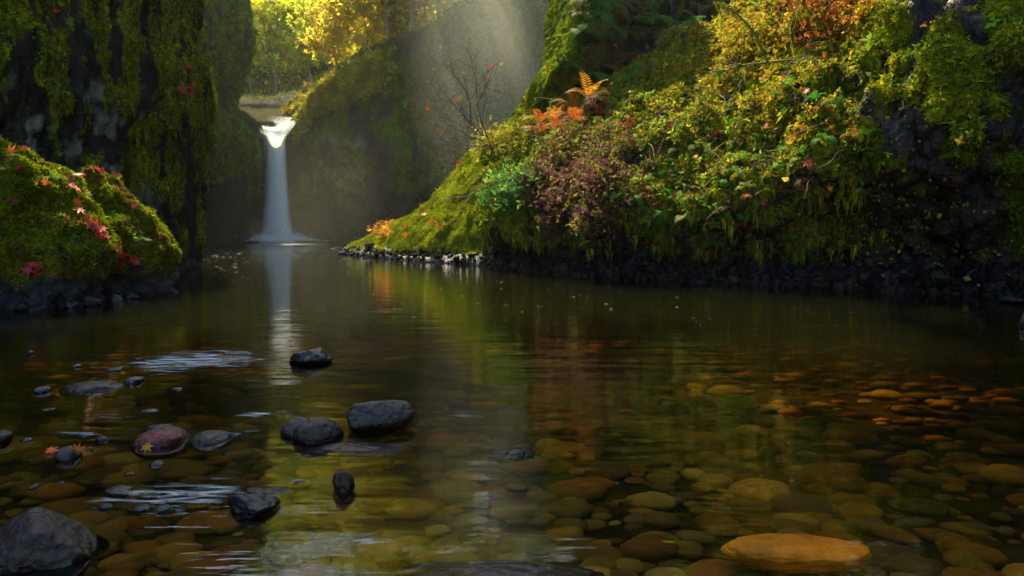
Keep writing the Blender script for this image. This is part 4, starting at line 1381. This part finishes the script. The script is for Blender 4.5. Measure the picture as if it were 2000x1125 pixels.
for q, yv in [(985, 350), (1005, 370), (975, 375), (1000, 400), (1020, 385), (965, 355), (1015, 350)]:
    fern_at(q, yv, .55, random.choice([GRN, (.05, .2, .04)]), 'green fern on the bluff above the spit', 8, 'green ferns on the bluff', .2)
rf = np.random.default_rng(9)
for q, yv, nm in [(8, 330, 'on the upper big mossy boulder by the side edge'), (100, 350, 'on the shoulder of the big mossy boulder'), (165, 380, 'in the crease between the mossy boulders'), (275, 470, 'on the flank of the second mossy boulder'), (335, 535, 'at the open water end of the second mossy boulder'), (60, 470, 'low on the face of the big mossy boulder'), (215, 425, 'on the middle of the second mossy boulder')]:
    fern_at(q, yv, .2, (.08, .22, .02), 'small green fern ' + nm, 5, droop=.25)
# thin bare stems among the plants of the bank
stems = []
for k in range(170):
    loc, nrm = raycast_pixel(rf.uniform(1080, 1690), rf.uniform(30, 430))
    if loc is None or loc[1] > 26:
        continue
    d_ = unit(nrm * .7 + rf.normal(size=3) * .6 + np.array((0, 0, .35)))
    L = rf.uniform(.3, .95)
    stems.append((smooth_line([loc - nrm * .1, loc + d_ * L * .5, loc + d_ * L * .85 + np.array((0, 0, -.12 * L)) + rf.normal(size=3) * .06, loc + d_ * L * 1.05 + np.array((0, 0, -.35 * L))], 9), np.linspace(.011, .004, 9)))
o = obj('stems', tubes_mesh('stems', stems, 4), M_BARK, right_bank)
o.color = (.12, .075, .035, .1)
o['kind'] = 'stuff'
for k in range(64):
    q = rf.uniform(1240, 1690)
    yv = rf.uniform(max(120, 330 - (q - 1240) * .6), 490)
    c_, nm = [((.07, .26, .025), 'green'), ((.16, .20, .02), 'yellowish'), (BRF, 'brown'), (RUS, 'rusty')][rf.choice(4, p=[.5, .22, .18, .1])]
    fern_at(q, yv, rf.uniform(.22, .38), c_, 'small %s fern on the %s of the right bank %s' % (nm, 'upper slope' if yv < 240 else 'middle' if yv < 350 else 'shaded belly', 'towards the purple shrub' if q < 1380 else 'at its centre' if q < 1540 else 'towards the wet wall'), 6, 'small ferns on the right bank', .45)
for k in range(58):
    q, yv = rf.uniform(1125, 1400), rf.uniform(-20, 205)
    if yv > 205 - (q - 1150) * .62 or q < 1120 + yv * .1:
        q, yv = rf.uniform(1130, 1230), rf.uniform(-20, 150)
    c_, nm = [(GRN, 'green'), (OLV, 'olive'), (BRF, 'brown'), ((.12, .11, .02), 'yellow olive')][rf.choice(4, p=[.35, .35, .15, .15])]
    fern_at(q, yv, rf.uniform(.6, .95), c_, '%s maidenhair fern drooping from the %s pillar face %s' % (nm, 'upper' if yv < 50 else 'middle' if yv < 110 else 'lower', 'beside the bright flank' if q < 1180 else 'at its centre' if q < 1270 else 'beside the leafy bank'), 6, 'ferns drooping from the pillar face', .75)
for k in range(34):
    q, yv = rf.uniform(90, 400), rf.uniform(0, 330)
    fern_at(q, yv, rf.uniform(.2, .42), [(.05, .16, .03), (.06, .18, .02)][k % 2], 'small green fern on the %s left cliff %s' % ('upper' if yv < 110 else 'middle' if yv < 220 else 'lower', 'near its open edge' if q > 310 else 'at its centre' if q > 200 else 'by the grey rock'), 4, 'small ferns on the left cliff', .3)

# ---- woody plants: bare sapling over the spit, mossy branches on the bank
def twig_tree(name, mains, label, cat, col, leaves, n_twigs=5, seed=1, thick=.035, twl=.9, group=None, moss=False):
    r = np.random.default_rng(seed)
    t = empty(name, tuple(mains[0][0]), label, cat, group)
    base = np.array(mains[0][0])
    tips = []
    for k, m in enumerate(mains):
        L = smooth_line(np.array(m), 18)
        th = thick if k == 0 else thick * .6
        V, Fc, Lt = tube_data(L - base, np.linspace(th, th * .25, 18), 6)
        lst = [(V, Fc, Lt)]
        for j in range(n_twigs):
            i0 = int(r.uniform(5, 17))
            tan = unit(L[min(i0 + 1, 17)] - L[i0 - 1])
            d_ = unit(tan + r.normal(size=3) * .55 + np.array((0, 0, .2)))
            ln = twl * r.uniform(.5, 1.1) * (1 - .3 * i0 / 18)
            pts = [L[i0] + d_ * ln * s + np.array((0, 0, .12 * s * s)) + r.normal(size=3) * .03 * (s > 0) for s in np.linspace(0, 1, 6)]
            lst.append(tube_data(np.array(pts) - base, np.linspace(th * .4, th * .18, 6), 4))
            tips.append(pts[-1])
            for jj in range(2):
                d2 = unit(d_ + r.normal(size=3) * .6)
                i1 = r.integers(2, 5)
                p2 = [pts[i1] + d2 * ln * .45 * s for s in np.linspace(0, 1, 4)]
                lst.append(tube_data(np.array(p2) - base, np.linspace(th * .25, th * .14, 4), 4))
                tips.append(p2[-1])
        tips.append(L[-1])
        V, Fc, Lt = merge_data(lst)
        o = obj('trunk' if k == 0 else 'branch', mesh_from('branch', V, Fc, Lt), M_BARK, t)
        o.color = tuple(col) + (.2,)
        if moss:
            n = 260
            i0 = r.integers(0, 18, n)
            pos = L[i0] - base + r.normal(size=(n, 3)) * th * .8
            me = scatter_mesh('moss', strand_tmpl(), pos, frames(r.normal(size=(n, 3)) * .4 + np.array((0, 0, 1))), np.repeat((.10 * np.exp(r.normal(size=n) * .5))[:, None], 3, 1), jitter(pick([MOSS_Y * 1.2, (.16, .15, .012), MOSS_G], [4, 3, 1], n), n, .25))
            mo = obj('moss', me, M_MOSS, o)
            mo['kind'] = 'stuff'
    for k, (cnt, size, c_) in enumerate(leaves):
        for j in range(cnt):
            tp = tips[r.integers(len(tips))]
            o = bpy.data.objects.new('leaf', MAPLE)
            COL.objects.link(o)
            o.parent = t
            fr = frames(r.normal(size=(1, 3)) + np.array(((0, -1.0, .3),)))[0]
            o.matrix_local = Matrix.Translation(Vector(tp - base + r.normal(size=3) * .05)) @ Matrix(fr.tolist()).to_4x4() @ Matrix.Scale(size * r.uniform(.7, 1.2), 4)
            o.color = tuple(np.array(c_) * math.exp(r.normal() * .2)) + (1,)
    return t
def pl(d, *pts):
    return [W(a, b_, d + k * .15) for k, (a, b_) in enumerate(pts)]
twig_tree('sapling', [pl(22.5, (1020, 305), (990, 330), (965, 300), (940, 262), (905, 225), (870, 185), (845, 150)), pl(22.5, (965, 300), (945, 250), (932, 205), (930, 160), (918, 110)), pl(22.6, (930, 205), (945, 180), (960, 145)),
                      pl(22.5, (1010, 305), (970, 285), (930, 285), (890, 278), (850, 265)), pl(22.4, (985, 332), (960, 350), (920, 380), (880, 388)), pl(22.6, (945, 275), (915, 265), (880, 240), (845, 205)), pl(22.6, (920, 240), (915, 190), (890, 150), (865, 125))],
          'bare leaning sapling with a few red leaves above the spit', 'sapling', (.055, .045, .022), [(9, .14, RED), (40, .07, (.22, .24, .015))], 11, 4, .05, .9)
twig_tree('mossy_branch', [pl(15.6, (1660, 150), (1610, 130), (1560, 118), (1500, 122), (1440, 130), (1390, 150)), pl(15.4, (1560, 118), (1545, 60), (1560, 20)), pl(15.4, (1500, 122), (1470, 60), (1430, 20), (1400, 5)), pl(15.2, (1565, 118), (1540, 150), (1520, 200))],
          'mossy branch reaching out over the golden top of the bank', 'branch', (.09, .08, .02), [(14, .08, ORG)], 5, 5, .05, .8, moss=True)
twig_tree('mossy_branch', [pl(15.0, (1700, 40), (1650, 60), (1600, 40), (1560, 0)), pl(15.0, (1640, 60), (1600, 100), (1570, 95)), pl(15.0, (1600, 40), (1612, 0), (1625, -30))],
          'mossy branch by the upper edge next to orange leaves', 'branch', (.09, .07, .025), [(22, .09, ORG), (8, .09, RED)], 5, 6, .05, .8, moss=True)
twig_tree('dead_twig', [pl(12.5, (1742, 8), (1762, 16), (1776, 28), (1778, 44))], 'pale bent dead twig on the moss above the wet wall', 'twig', (.25, .16, .08), [], 0, 7, .012)

# shrub with purple brown leaves on the belly of the bank
def leaf_cloud(name, part, centres, spread, n, size, cols, w, parent, seed, mat=M_LEAF, tmpl=None, base=(0, 0, 0)):
    r = np.random.default_rng(seed)
    cs = np.asarray(centres)
    k = r.integers(0, len(cs), n)
    pos = cs[k] + r.normal(size=(n, 3)) * np.asarray(spread)
    lum = np.exp(.5 * fbm(pos, .8 / np.mean(spread) * .5, 2, off=seed))
    tint = jitter(pick(cols, w, n, r) * lum[:, None], n, .25, r)
    fr = frames(r.normal(size=(n, 3)) + np.array((0, 0, .8)), r=r)
    me = scatter_mesh(part, tmpl or leafcluster_tmpl(4, seed), pos - np.asarray(base), fr, np.repeat((size * np.exp(r.normal(size=n) * .3))[:, None], 3, 1), tint)
    return obj(part, me, mat, parent)
def shrub(px0, px1, py0, py1, n, size, cols, w, label, seed, k=60, spread=.16, lift=.25):
    r = np.random.default_rng(seed)
    cs = []
    for _ in range(k * 2):
        a = r.uniform(0, 2 * math.pi)
        rad = math.sqrt(r.random())
        q, yv = (px0 + px1) / 2 + (px1 - px0) / 2 * rad * math.cos(a), (py0 + py1) / 2 + (py1 - py0) / 2 * rad * math.sin(a)
        loc, nrm = raycast_pixel(q, yv)
        if loc is not None:
            cs.append(loc + nrm * r.uniform(.05, lift))
        if len(cs) >= k:
            break
    cs = np.array(cs)
    b0 = cs.mean(0)
    t = empty('shrub', tuple(b0), label, 'shrub')
    leaf_cloud('shrub', 'foliage', cs, (spread,) * 3, n, size, cols, w, t, seed, base=b0)
    lst = []
    for c_ in cs[: 22]:
        root = b0 + np.array((0, .5, -.5))
        lst.append(tube_data(smooth_line([root - b0, (root + c_) / 2 - b0 + np.array((0, -.1, .15)), c_ - b0], 8), np.linspace(.016, .005, 8), 4))
    V, Fc, Lt = merge_data(lst)
    s = obj('stems', mesh_from('stems', V, Fc, Lt), M_BARK, t)
    s.color = (.06, .04, .02, .2)
    return t
PUR, PUB = (.085, .03, .035), (.10, .05, .03)
shrub(1030, 1240, 300, 440, 6500, .065, [PUR, PUB, (.14, .10, .02), (.15, .15, .015)], [5, 4, 2, 2], 'purple brown leaved shrub overhanging the shaded undercut', 41, 90)
shrub(1060, 1230, 255, 330, 4200, .065, [(.14, .12, .015), (.13, .15, .015), PUB], [4, 3, 3], 'yellow and brown leaved shrub below the rust bracken', 42, 60)
shrub(960, 1060, 330, 420, 1500, .07, [(.04, .15, .03), (.07, .17, .02), (.15, .18, .015)], [3, 3, 2], 'green leaved shrub on the bluff above the spit', 43, 40)
shrub(935, 1010, 255, 300, 1500, .07, [(.16, .17, .012), (.20, .17, .015)], [3, 2], 'small yellow green shrub at the foot of the pillar moss', 44, 24, .22)
shrub(1560, 1680, -20, 60, 2600, .07, [(.30, .11, .015), (.26, .15, .015), (.20, .05, .015)], [4, 3, 2], 'orange leaved shrub by the upper edge above the bank', 45, 40, .2)
shrub(1400, 1560, 30, 130, 2400, .07, [(.28, .20, .012), (.22, .20, .010)], [4, 3], 'golden leaved shrub on the top of the bank', 46, 50, .2)
shrub(725, 765, 436, 462, 420, .07, [(.45, .25, .02), (.40, .12, .02)], [4, 2], 'tiny yellow leaved shrub on the tip of the spit', 47, 14, .14)

# ---- small round leaves dotted over the dark wall
pts_, nrs_ = [], []
for k in range(520):
    q, yv = rf.normal(1760, 110), rf.normal(430, 55)
    if rf.random() < .25:
        q, yv = rf.normal(1600, 40), rf.normal(420, 40)
    if rf.random() < .2:
        q, yv = rf.normal(1735, 40), rf.normal(210, 60)
    loc, nrm = raycast_pixel(q, yv)
    if loc is not None:
        pts_.append(loc + nrm * .03); nrs_.append(nrm)
pts_, nrs_ = np.array(pts_), np.array(nrs_)
n = len(pts_)
me = scatter_mesh('wall_leaves', leaf_tmpl(), pts_, frames(nrs_ + rng.normal(size=(n, 3)) * .4), np.repeat((.06 * np.exp(rng.normal(size=n) * .35))[:, None] , 3, 1) * np.array((1.5, 1, 1)), jitter(pick([(.24, .20, .03), (.30, .22, .03), (.10, .22, .03), (.22, .10, .03)], [4, 3, 2, 1], n), n, .3))
tag(obj('wall_leaves', me, M_LEAF), 'tiny yellow leaves dotted over the dark lower wall', None, None, 'stuff')

# ================================================================== FOREST UPSTREAM
def tree(base, height, crown_r, cols, w, label, seed, n=2600, lsize=.4, trunk_r=.22, lean=(0, 0), bark=(.10, .085, .05), group=None, crown_z=.5, name='maple_tree', limbs=9, parts=True):
    r = np.random.default_rng(seed)
    base = np.asarray(base, float)
    t = empty(name, tuple(base), label, 'tree', group)
    top = np.array((lean[0], lean[1], height))
    trunk = smooth_line([np.zeros(3) - np.array((0, 0, .8)), top * .35 + r.normal(size=3) * .3, top * .7 + r.normal(size=3) * .4, top], 16)
    o = obj('trunk', tubes_mesh('trunk', [(trunk, np.linspace(trunk_r, trunk_r * .2, 16))], 7), M_BARK, t)
    o.color = tuple(bark) + (.2,)
    cs, lst = [], []
    for k in range(limbs):
        i0 = int(16 * min(.97, crown_z * .75 + (1 - crown_z * .75) * (k + .5) / limbs))
        a = k * 2.4 + r.uniform(-.4, .4)
        L = crown_r * r.uniform(.7, 1.1) * (1 - .45 * (i0 / 16 - .4))
        d_ = np.array((math.cos(a), math.sin(a), r.uniform(.15, .8)))
        pts = np.array([trunk[min(i0, 15)] + d_ * L * s + np.array((0, 0, -.12 * L * s * s)) + r.normal(size=3) * .12 * s for s in np.linspace(0, 1, 8)])
        lst.append((pts, np.linspace(trunk_r * .42, trunk_r * .08, 8)))
        cs += [pts[4], pts[6], pts[7], pts[7] + r.normal(size=3) * crown_r * .15]
        for j in range(3):
            i1 = r.integers(3, 7)
            d2 = unit(d_ + r.normal(size=3) * .7)
            p2 = np.array([pts[i1] + d2 * L * .45 * s for s in np.linspace(0, 1, 5)])
            lst.append((p2, np.linspace(trunk_r * .2, trunk_r * .05, 5)))
            cs.append(p2[-1])
    cs.append(top)
    for p_, rd in lst[::4]:
        pass
    lm = obj('limbs', tubes_mesh('limbs', lst, 5), M_BARK, t)
    lm.color = tuple(bark) + (.2,)
    leaf_cloud('crown', 'crown', np.array(cs), (crown_r * .2, crown_r * .2, crown_r * .15), n, lsize, cols, w, t, seed, M_FOREST, leafcluster_tmpl(4, seed))
    return t
YEL = [(.50, .42, .03), (.42, .41, .03), (.48, .34, .03)]
YGN = [(.48, .50, .02), (.36, .44, .02), (.58, .50, .025)]
DGN = [(.14, .23, .02), (.22, .31, .02), (.32, .36, .025)]
GT = 'sunlit trees upstream of the fall'
specs = [
    (712, 125, 64.5, 6.5, 4.2, YEL, 'golden maple arching over the ridge beside the gap', 3600, .26),
    (770, 95, 62.0, 5.5, 3.8, YEL, 'golden maple right of the arching maple on the ridge', 2600, .26),
    (660, 150, 69, 5.0, 2.6, YEL, 'small golden maple low on the ridge', 1500, .24),
    (835, 70, 59, 5.0, 3.0, YGN + [(.3, .12, .02)], 'yellow and red tree at the misty end of the ridge', 1600, .26),
    (610, 185, 84, 10, 5.0, YGN, 'pale yellow green tree in the middle of the gap', 3000, .3),
    (540, 188, 84, 9, 4.5, YGN, 'yellow green tree by the gravel bar', 2600, .3),
    (490, 188, 86, 11, 5.0, YGN, 'yellow green tree beside the concave cliff', 2600, .3),
    (575, 180, 95, 16, 6.5, DGN + YGN, 'tall pale green tree behind the gravel bar', 3400, .36),
    (650, 150, 96, 16, 6.5, YGN, 'tall yellow green tree behind the ridge', 3400, .36),
    (510, 178, 98, 18, 6.5, DGN, 'tall dark green tree behind the concave cliff', 3200, .36),
    (720, 110, 98, 15, 6.5, YGN, 'tall yellow green tree above the golden maples', 3000, .36),
    (800, 80, 96, 14, 6.5, DGN + YGN, 'tall green tree fading into the mist', 2600, .36),
    (560, 140, 108, 18, 8, DGN, 'dark green tree high on the hillside', 3000, .45),
    (640, 120, 110, 18, 8, DGN + YGN, 'green tree high on the hillside behind the ridge', 3000, .45),
    (730, 90, 112, 18, 8, DGN, 'hazy green tree high on the hillside above the maples', 3000, .45),
    (480, 120, 112, 18, 8, DGN, 'hazy green tree high behind the concave cliff', 2600, .45),
]
specs += [(800, 62, 56, 9, 3.0, YGN, 'slender yellow green tree added on the rim to break up the light', 700, .28), (858, 28, 53, 10, 3.0, YGN, 'slender misty tree added on the rim to soften the light shaft', 700, .28), (760, 80, 57, 9, 2.8, YEL, 'slender golden tree added between the golden maples to break up the light', 700, .28)]  # slender rim trees added to break up the light edge in the mist
specs += [(885, 22, 52, 7, 3.4, YGN, 'misty yellow green tree added on the bowl rim to dapple the light', 1500, .28), (950, -62, 48, 7.5, 3.2, DGN + YGN, 'misty green tree added on the bowl rim above the sapling to dapple the light', 1300, .28), (1030, -135, 44, 7, 3.0, DGN + YGN, 'misty green tree added on the bowl rim beside the pillar to dapple the light', 1200, .28)]  # mostly out of view, added so the beam falls dappled
specs += [(q_, -20, 128, h_ * 1.2, 8.5, DGN + YGN, lb_, 1100, .6) for q_, h_, lb_ in ((430, 19, 'unseen pale tree added on the skyline behind the far cliff'), (560, 20, 'unseen pale tree added on the skyline above the waterfall'), (680, 18, 'unseen pale tree added on the skyline above the ridge'), (800, 20, 'unseen pale tree added on the skyline above the golden maples'), (920, 19, 'unseen pale tree added on the skyline above the bowl'), (1040, 26, 'unseen pale tree added on the skyline beside the pillar'))]  # unseen skyline trees added to cover sky in the pool reflection
for k, (q, yv, d, h, cr_, cols, lb_, n_, ls) in enumerate(specs):
    tree(W(q, yv, d), h, cr_, cols, [1] * len(cols), lb_, 500 + k, int(n_ * .78), ls * 1.24, .10 + .008 * h, (random.uniform(-1.2, .6), random.uniform(-.5, .5)), (.16, .13, .08) if d < 90 else (.12, .10, .06), GT, .25 if d < 69 else .35)
tree((-11.2, 15.5, 9.6), 6.3, 3.9, DGN + YGN, [1] * 6, 'unseen broad shade maple added over the pool from the left cliff top', 640, 3600, .46, .26, (5.6, -1.8), (.08, .065, .045), None, .6, limbs=14)  # unseen tree, added to keep the sun off the foreground stones
tree((9.6, 16.2, 9.2), 6.8, 3.4, DGN + YGN, [1] * 6, 'unseen small shade maple added over the pool from the right bank', 641, 2600, .45, .18, (-8.5, -1.0), (.08, .065, .045), None, .8, limbs=11)  # added out of view to shade the right side of the pool
moss_on('sun_gold_litter', S_H, 5200, .22, sstep(73, 75, S_H.flat()[:, 1]) * sstep(84, 80, S_H.flat()[:, 1]), [(.6, .46, .12), (.5, .36, .06), (.34, .32, .06)], [3, 3, 2], hill, hang=-.3, mat=M_FOREST, face=-.9)  # leaf litter tinted gold, doubling as sunlight on the gravel
for k, (q, d, h_) in enumerate([(1235, 36, 8), (1330, 38, 9.5), (1420, 36, 9), (1510, 39, 10), (1610, 37, 10), (1720, 38, 10)]):  # unseen trees put here to block bright sky from the water's reflection
    tree(((q - 1000) / F * d, d, 9.8), h_, 3.4, DGN, [1] * 3, 'unseen green tree added on the plateau behind the pillar, %s from the bowl' % ['first', 'second', 'third', 'fourth', 'fifth', 'sixth'][k], 660 + k, 1000, .46, .16, (0, 0), (.1, .085, .05), 'unseen trees added on the plateau', .4)
# low bushes along the gravel bar
pos, nr = sample(S_H, 10000, sstep(77, 82, S_H.flat()[:, 1]) * sstep(112, 92, S_H.flat()[:, 1]), face=-.6)
n = len(pos)
pos = pos + np.array((0, 0, 1)) * rng.gamma(2, .45, (n, 1)) * sstep(79, 90, pos[:, 1:2])
me = scatter_mesh('brush', leafcluster_tmpl(4, 9), pos, frames(rng.normal(size=(n, 3)) + np.array((0, 0, .8))), np.repeat((.3 * np.exp(rng.normal(size=n) * .35))[:, None], 3, 1), jitter(pick([(.16, .15, .02), (.10, .13, .015), (.30, .20, .03), (.06, .09, .015)], [3, 3, 2, 2], n) * np.exp(.7 * fbm(pos, .35, 3))[:, None], n, .3))
tag(obj('brush', me, M_LEAF), 'yellow green brush covering the slope behind the gravel bar', None, None, 'stuff')

# ---- foam at the fall; white sheets painting sky reflection round the stones
M_RIF, nt, out = new_mat('foam_and_sky_glint')
geo = nd(nt, 'ShaderNodeNewGeometry')
mp = nd(nt, 'ShaderNodeMapping')
mp.inputs['Scale'].default_value = (2.6, 13.0, 1)
nt.links.new(geo.outputs['Position'], mp.inputs['Vector'])
n1 = nd(nt, 'ShaderNodeTexNoise')
n1.inputs['Scale'].default_value = 1.4
n1.inputs['Detail'].default_value = 6
n1.inputs['Distortion'].default_value = .8
nt.links.new(mp.outputs[0], n1.inputs['Vector'])
at = nd(nt, 'ShaderNodeAttribute', attribute_name='cover')
mr = nd(nt, 'ShaderNodeMapRange')
mr.inputs['From Min'].default_value = .42
mr.inputs['From Max'].default_value = .75
nt.links.new(n1.outputs['Fac'], mr.inputs['Value'])
mr.clamp = False
sb = nd(nt, 'ShaderNodeMath', operation='MULTIPLY_ADD')
nt.links.new(at.outputs['Fac'], sb.inputs[0])
sb.inputs[1].default_value = 1.25
sb.inputs[2].default_value = -1.15
am = nd(nt, 'ShaderNodeMath', operation='ADD', use_clamp=True)
nt.links.new(mr.outputs[0], am.inputs[0])
nt.links.new(sb.outputs[0], am.inputs[1])
ml = nd(nt, 'ShaderNodeMath', operation='MULTIPLY', use_clamp=True)
nt.links.new(am.outputs[0], ml.inputs[0])
ml.inputs[1].default_value = .7
df = nd(nt, 'ShaderNodeBsdfDiffuse')
df.inputs['Color'].default_value = (.75, .82, .80, 1)
tp = nd(nt, 'ShaderNodeBsdfTransparent')
m2 = nd(nt, 'ShaderNodeMixShader')
nt.links.new(ml.outputs[0], m2.inputs[0])
nt.links.new(tp.outputs[0], m2.inputs[1])
nt.links.new(df.outputs[0], m2.inputs[2])
nt.links.new(m2.outputs[0], out.inputs[0])
for q, yv, w, h, cv, lb_ in ((545, 478, 210, 7, .9, 'white churned water at the foot of the waterfall'), (530, 488, 290, 9, .5, 'pale foam streaks drifting from the waterfall'), (720, 499, 110, 5, .6, 'pale foam line beside the tip of the spit'), (440, 481, 120, 5, .5, 'pale foam by the far cliff foot'), (375, 708, 330, 62, 1.0, 'painted sky reflection on the riffle upstream of the red rock'), (330, 975, 330, 110, .9, 'painted sky reflection on the riffle beside the wedge shaped rock'), (430, 852, 260, 40, .6, 'thin painted sky reflection behind the dark oval rock'), (255, 815, 190, 22, .7, 'narrow painted sky reflection above the red rock'), (150, 850, 200, 26, .8, 'broken painted sky reflection around the round grey stone'), (498, 811, 110, 16, .9, 'short painted sky glint above the pale brown rock'), (905, 813, 150, 18, .7, 'short painted sky glint right of the large black rock'), (600, 890, 150, 16, .5, 'faint painted sky glint below the rounded brown rock'), (380, 1085, 180, 90, .5, 'faint painted sky glint at the lower edge'), (1250, 985, 90, 14, .5, 'small painted sky glint above the submerged stones'), (580, 943, 60, 10, .8, 'tiny painted sky glint above the upright brown rock')):
    c0 = G(q, yv)
    a0, a1 = G(q - w / 2, yv), G(q + w / 2, yv)
    b0, b1 = G(q, yv + h / 2), G(q, yv - h / 2)
    U, Vv = np.meshgrid(np.linspace(-1, 1, 25), np.linspace(-1, 1, 17))
    pp = np.stack([c0[0] + U * (a1[0] - a0[0]) / 2 + (Vv > 0) * 0, np.where(Vv > 0, c0[1] + Vv * (b1[1] - c0[1]), c0[1] + Vv * (c0[1] - b0[1])), np.full(U.shape, .011)], -1).reshape(-1, 3)
    pp[:, 2] += .004 * fbm(pp, (1.5, 6, 1), 2)
    cvv = cv * np.clip(1 - (U ** 2 + Vv ** 2), 0, 1).ravel() ** .8
    idx = np.arange(25 * 17).reshape(17, 25)
    q4 = np.stack([idx[:-1, :-1], idx[:-1, 1:], idx[1:, 1:], idx[1:, :-1]], -1).reshape(-1, 4)
    tag(obj('riffle', mesh_from('riffle', pp, q4, np.full(len(q4), 4), None, True, {'cover': cvv}), M_RIF), lb_, None, None, 'stuff')

# ---- foam flecks drifting on the pool
M_FOAM, nt, out = new_mat('foam')
df = nd(nt, 'ShaderNodeBsdfDiffuse')
df.inputs['Color'].default_value = (.25, .26, .24, 1)
nt.links.new(df.outputs[0], out.inputs[0])
n = 430
pp = []
for k in range(n):
    if k < 380:
        q, yv = rf.uniform(372, 720), 479 + abs(rf.normal(0, 26))
    else:
        q, yv = rf.uniform(720, 1420), rf.uniform(535, 640)
    pp.append(G(q, yv, .008))
pp = np.array(pp)
sc = np.stack([pp[:, 1] * .0026 * np.exp(rng.normal(size=n) * .6), pp[:, 1] * .0018 * np.exp(rng.normal(size=n) * .4), np.full(n, .006)], 1)
V = [(math.cos(a) * .5, math.sin(a) * .5, 0) for a in np.arange(7) * 2 * math.pi / 7] + [(0, 0, .3)]
me = scatter_mesh('foam_flecks', (np.array(V), [(i, (i + 1) % 7, 7) for i in range(7)]), pp, np.tile(np.eye(3), (n, 1, 1)), sc, np.full((n, 3), .8))
tag(obj('foam_flecks', me, M_FOAM), 'white foam flecks drifting on the dark pool', None, None, 'stuff')

# ================================================================== HAZE AND MIST
def vol_mat(name, dens, col, aniso=.3):
    m, nt, out = new_mat(name)
    v = nd(nt, 'ShaderNodeVolumePrincipled')
    v.inputs['Color'].default_value = col + (1,)
    v.inputs['Density'].default_value = dens
    v.inputs['Anisotropy'].default_value = aniso
    nt.links.new(v.outputs[0], out.inputs['Volume'])
    return m
V = np.array([(x, y, z) for x in (-75, 75) for y in (-40, 205) for z in (-6, 62)], float)
Fc = [(0, 1, 3, 2), (4, 6, 7, 5), (0, 4, 5, 1), (2, 3, 7, 6), (0, 2, 6, 4), (1, 5, 7, 3)]
o = obj('haze', mesh_from('haze', V, np.concatenate([np.asarray(f) for f in Fc]), [4] * 6, smooth=False), vol_mat('haze', .0002, (.9, .93, .8), .35))
tag(o, 'thin pale haze filling the gorge', None, None, 'stuff')
def puff(c_, s, dens, label):
    D, Fc = ico(4)
    o = obj('mist', mesh_from('mist', D * np.asarray(s), Fc, np.full(len(Fc), 3)), vol_mat('mist', dens, (.92, .96, .84), .3), None, c_)
    tag(o, label, None, None, 'stuff')
def soft_mist(c_, size, dens, label, nscale=1.6):
    m, nt, out = new_mat('soft_mist')
    tc = nd(nt, 'ShaderNodeTexCoord')
    ln = nd(nt, 'ShaderNodeVectorMath', operation='LENGTH')
    nt.links.new(tc.outputs['Object'], ln.inputs[0])
    fall_ = nd(nt, 'ShaderNodeMapRange', interpolation_type='SMOOTHSTEP')
    fall_.inputs['From Min'].default_value = 1.0
    fall_.inputs['From Max'].default_value = .15
    nt.links.new(ln.outputs['Value'], fall_.inputs['Value'])
    nz = nd(nt, 'ShaderNodeTexNoise')
    nz.inputs['Scale'].default_value = nscale
    nz.inputs['Detail'].default_value = 2
    nt.links.new(tc.outputs['Object'], nz.inputs['Vector'])
    nm = nd(nt, 'ShaderNodeMapRange')
    nm.inputs['From Min'].default_value = .3
    nm.inputs['From Max'].default_value = .7
    nm.inputs['To Min'].default_value = .4 * dens
    nm.inputs['To Max'].default_value = 1.6 * dens
    nt.links.new(nz.outputs['Fac'], nm.inputs['Value'])
    mu = nd(nt, 'ShaderNodeMath', operation='MULTIPLY')
    nt.links.new(fall_.outputs[0], mu.inputs[0])
    nt.links.new(nm.outputs[0], mu.inputs[1])
    v = nd(nt, 'ShaderNodeVolumePrincipled')
    v.inputs['Color'].default_value = (.93, .97, .80, 1)
    v.inputs['Anisotropy'].default_value = .3
    nt.links.new(mu.outputs[0], v.inputs['Density'])
    nt.links.new(v.outputs[0], out.inputs['Volume'])
    D, Fc = ico(3)
    o = obj('mist', mesh_from('mist', D * 1.02, Fc, np.full(len(Fc), 3)), m, None, c_)
    o.scale = size
    tag(o, label, None, None, 'stuff')
soft_mist((2.2, 40, 13), (9.5, 9, 18), .024, 'bright mist drifting in front of the bowl wall')
soft_mist((-12, 50, 3), (13, 8, 8), .0025, 'thin mist low in the bowl beside the waterfall')
for k_, dn in ((1.0, .010), (.7, .022), (.45, .05)):
    puff((-20.4, 58.2, .3), (5.5 * k_, 2.4 * k_, 2.6 * k_), dn, 'pale spray around the foot of the waterfall')
